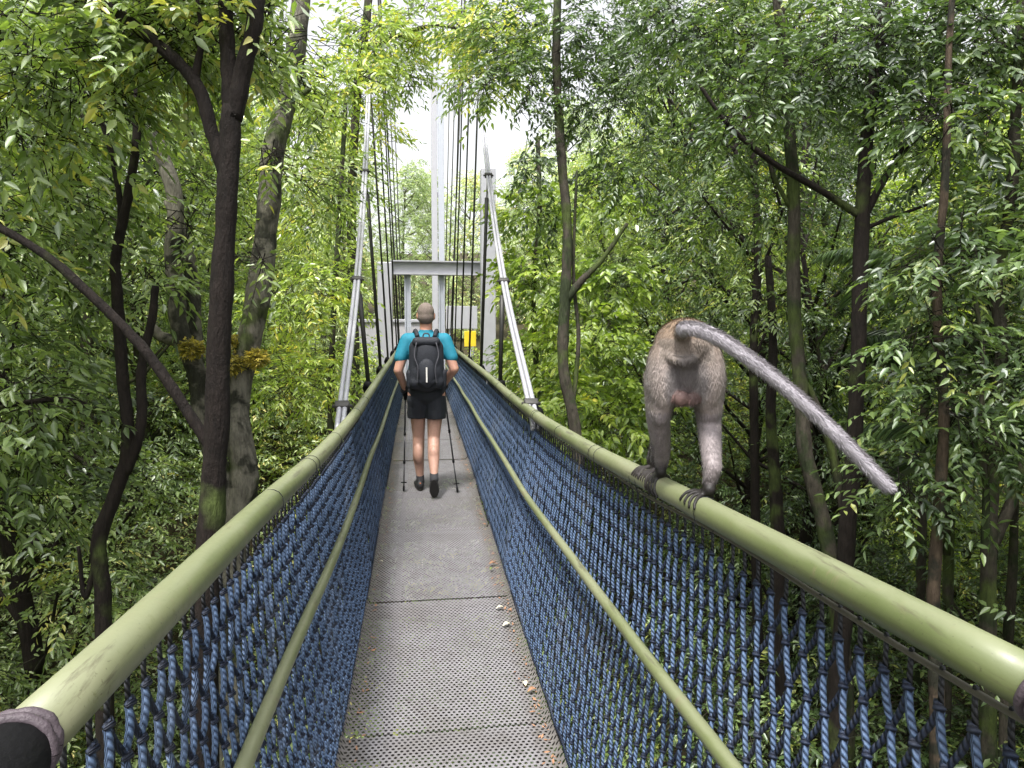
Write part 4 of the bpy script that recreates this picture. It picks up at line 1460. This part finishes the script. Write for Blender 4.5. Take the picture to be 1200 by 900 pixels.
def undergrowth(name, label, n, xr, yr, hmax, leafmat, leaf_len, cond=None, per=9, width=.4, spray=.45):
    pts = []
    while len(pts) < n:
        x, y = random.uniform(*xr), random.uniform(*yr)
        if cond and not cond(x, y): continue
        k = noise.noise(Vector((x * .7, y * .7, 5))) * .5 + .5
        z = ground_h(x, y) + (random.random() ** 1.2) * hmax * (.35 + k)
        if abs(x) < 1.3 and z > deck_z(max(0, min(16, y))) - .5: continue
        pts.append((x, y, z))
    cs = np.array(pts)
    a = rng.uniform(0, 2 * math.pi, n)
    ax = np.stack([np.cos(a), np.sin(a), rng.uniform(-.2, .8, n)], 1)
    up = np.tile(np.array([0, 0, 1.0]), (n, 1)) + rng.normal(0, .25, (n, 3))
    me = leaf_mesh(name, cs, ax, up, leaf_len, per=per, spray_len=spray, width=width, droop=.5)
    o = link_mesh(name, me, [leafmat, M['bark_mid']], None, False)
    tag(o, label, 'undergrowth', None, 'stuff')


undergrowth('undergrowth', 'thick leafy undergrowth covering the slope left of the bridge', 17000, (-11, -1.2), (.5, 15), 2.8, M['leaf_under'], .082)
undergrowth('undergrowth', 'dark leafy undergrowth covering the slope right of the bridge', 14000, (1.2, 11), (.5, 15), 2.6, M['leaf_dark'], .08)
undergrowth('undergrowth', 'sunlit leafy growth around the far landing', 7000, (-8, 9), (13, 21), 1.3, M['leaf_bright'], .1, lambda x, y: abs(x - .3) > 1.6 or y > 19.5)
undergrowth('undergrowth', 'low dark plants on the ground beneath the bridge', 2600, (-1.6, 1.6), (.5, 13), 1.2, M['leaf_dark'], .12)

# leaves that have dropped on the deck
M['dead_leaf'] = simple('dry_leaf', (.30, .16, .09), .8, 0, 60, .4)
M['pale_leaf'] = simple('pale_dry_leaf', (.50, .47, .36), .8, 0, 60, .3)
M['green_leaf'] = simple('fallen_green_leaf', (.13, .17, .05), .7, 0, 60, .3)
lf_lab = ['dry brown leaf by the right deck edge, nearest the camera side', 'pale leaf lying beside the dry brown leaf near the right edge', 'pale curled leaf on the right half of the middle deck panel', 'pale narrow leaf just beyond the curled leaf on the deck', 'pinkish dead leaf against the right netting near the third seam',
          'small green leaf against the right netting farther on', 'tiny brown leaf by the left deck edge', 'small pale leaf by the left netting at the second seam', 'tiny dead leaf near the walker\'s right pole', 'small brown leaf at the lower left corner of the deck']
lspots = [(628, 812, 'dead_leaf', .045), (615, 804, 'pale_leaf', .04), (594, 735, 'pale_leaf', .05), (586, 715, 'pale_leaf', .045), (577, 663, 'dead_leaf', .05), (576, 669, 'green_leaf', .04), (441, 712, 'dead_leaf', .03), (446, 660, 'pale_leaf', .03), (563, 605, 'dead_leaf', .035), (408, 864, 'green_leaf', .03)]
for (x, y, m, L), lab in zip(lspots, lf_lab):
    r = (at(x, y, 1) - CAM)
    t = 3.0
    for _ in range(12): t = (deck_z(r.y * t) - 0) / r.z
    p = CAM + r * t + Vector((0, 0, .012))
    p.x = max(-.42, min(.33, p.x))
    mb = MB()
    a = random.uniform(0, 6.28)
    d = Vector((math.cos(a), math.sin(a), 0)); w = Vector((-d.y, d.x, 0))
    vs = []
    for k in range(7):
        t_ = k / 6
        ww = L * .28 * math.sin(math.pi * min(1, t_ * .92 + .04)) + .0006
        cz = .012 * math.sin(t_ * 3)
        c = p + d * (t_ - .5) * L + Vector((0, 0, cz * L * 12))
        vs += [c + w * ww + Vector((0, 0, ww * .5)), c, c - w * ww + Vector((0, 0, ww * .6))]
    fs = []
    for k in range(6):
        b = k * 3
        fs += [(b, b + 1, b + 4, b + 3), (b + 1, b + 2, b + 5, b + 4)]
    mb.add(vs, fs)
    tag(mb.build('fallen_leaf', M[m], None), lab, 'leaf', 'leaves fallen on the deck')

mb = MB()
for k in range(420):
    sg_ = 1 if random.random() < .68 else -1
    y = random.uniform(1.9, 9)
    x = -.045 + sg_ * (.395 - abs(random.gauss(0, .03)))
    z = deck_z(y) + .008
    L = random.uniform(.004, .016); a = random.uniform(0, 6.28)
    d = Vector((math.cos(a), math.sin(a), random.uniform(-.1, .4))) * L; w_ = Vector((-math.sin(a), math.cos(a), random.uniform(-.2, .5))) * L * .35
    c = Vector((x, y, z))
    mb.add([c - d, c + w_, c + d, c - w_], [(0, 1, 2, 3)])
tag(mb.build('leaf_litter', M['dead_leaf'], None, False), 'crumbled leaf bits caught along the edges of the deck', 'leaf litter', None, 'stuff')

# ------------------------------------------------------------------ light
w = bpy.data.worlds.new('World')
scene.world = w
w.use_nodes = True
nt = w.node_tree
bg = nt.nodes['Background']
sky = nt.nodes.new('ShaderNodeTexSky')
sky.sky_type = 'NISHITA'
sky.sun_disc = False
SE, SA = R(66), R(205)     # elevation; azimuth measured from +Y towards +X
sky.sun_elevation = SE
sky.sun_rotation = SA
sky.air_density = 1.0
sky.dust_density = 5.0
sky.ozone_density = 1.0
hs = nt.nodes.new('ShaderNodeHueSaturation')
hs.inputs['Saturation'].default_value = .12
hs.inputs['Value'].default_value = 2.6
nt.links.new(sky.outputs[0], hs.inputs['Color'])
nt.links.new(hs.outputs[0], bg.inputs[0])
bg.inputs[1].default_value = .15
sd = bpy.data.lights.new('sun', 'SUN')
sd.energy = 4.8
sd.angle = R(7)
sd.color = (1, .96, .88)
so = bpy.data.objects.new('sun', sd)
C.objects.link(so)
dirv = Vector((math.sin(SA) * math.cos(SE), math.cos(SA) * math.cos(SE), math.sin(SE)))
so.rotation_euler = (-dirv).to_track_quat('-Z', 'Y').to_euler()

# ------------------------------------------------------------------ camera
cd = bpy.data.cameras.new('camera')
cam = bpy.data.objects.new('camera', cd)
C.objects.link(cam)
cd.sensor_width = 36
cd.lens = 24
cd.clip_start = .02
cd.clip_end = 2000
cam.matrix_world = Matrix.Translation(CAM) @ Matrix((Rt, Up, -Fw)).transposed().to_4x4()
scene.camera = cam
cd.dof.use_dof = False
scene.view_settings.view_transform = 'Standard'
scene.view_settings.look = 'None'
scene.view_settings.exposure = 0
scene.cycles.max_bounces = 8
scene.cycles.diffuse_bounces = 4
scene.cycles.glossy_bounces = 2
scene.cycles.transmission_bounces = 5
scene.cycles.transparent_max_bounces = 8
scene.cycles.sample_clamp_indirect = 6
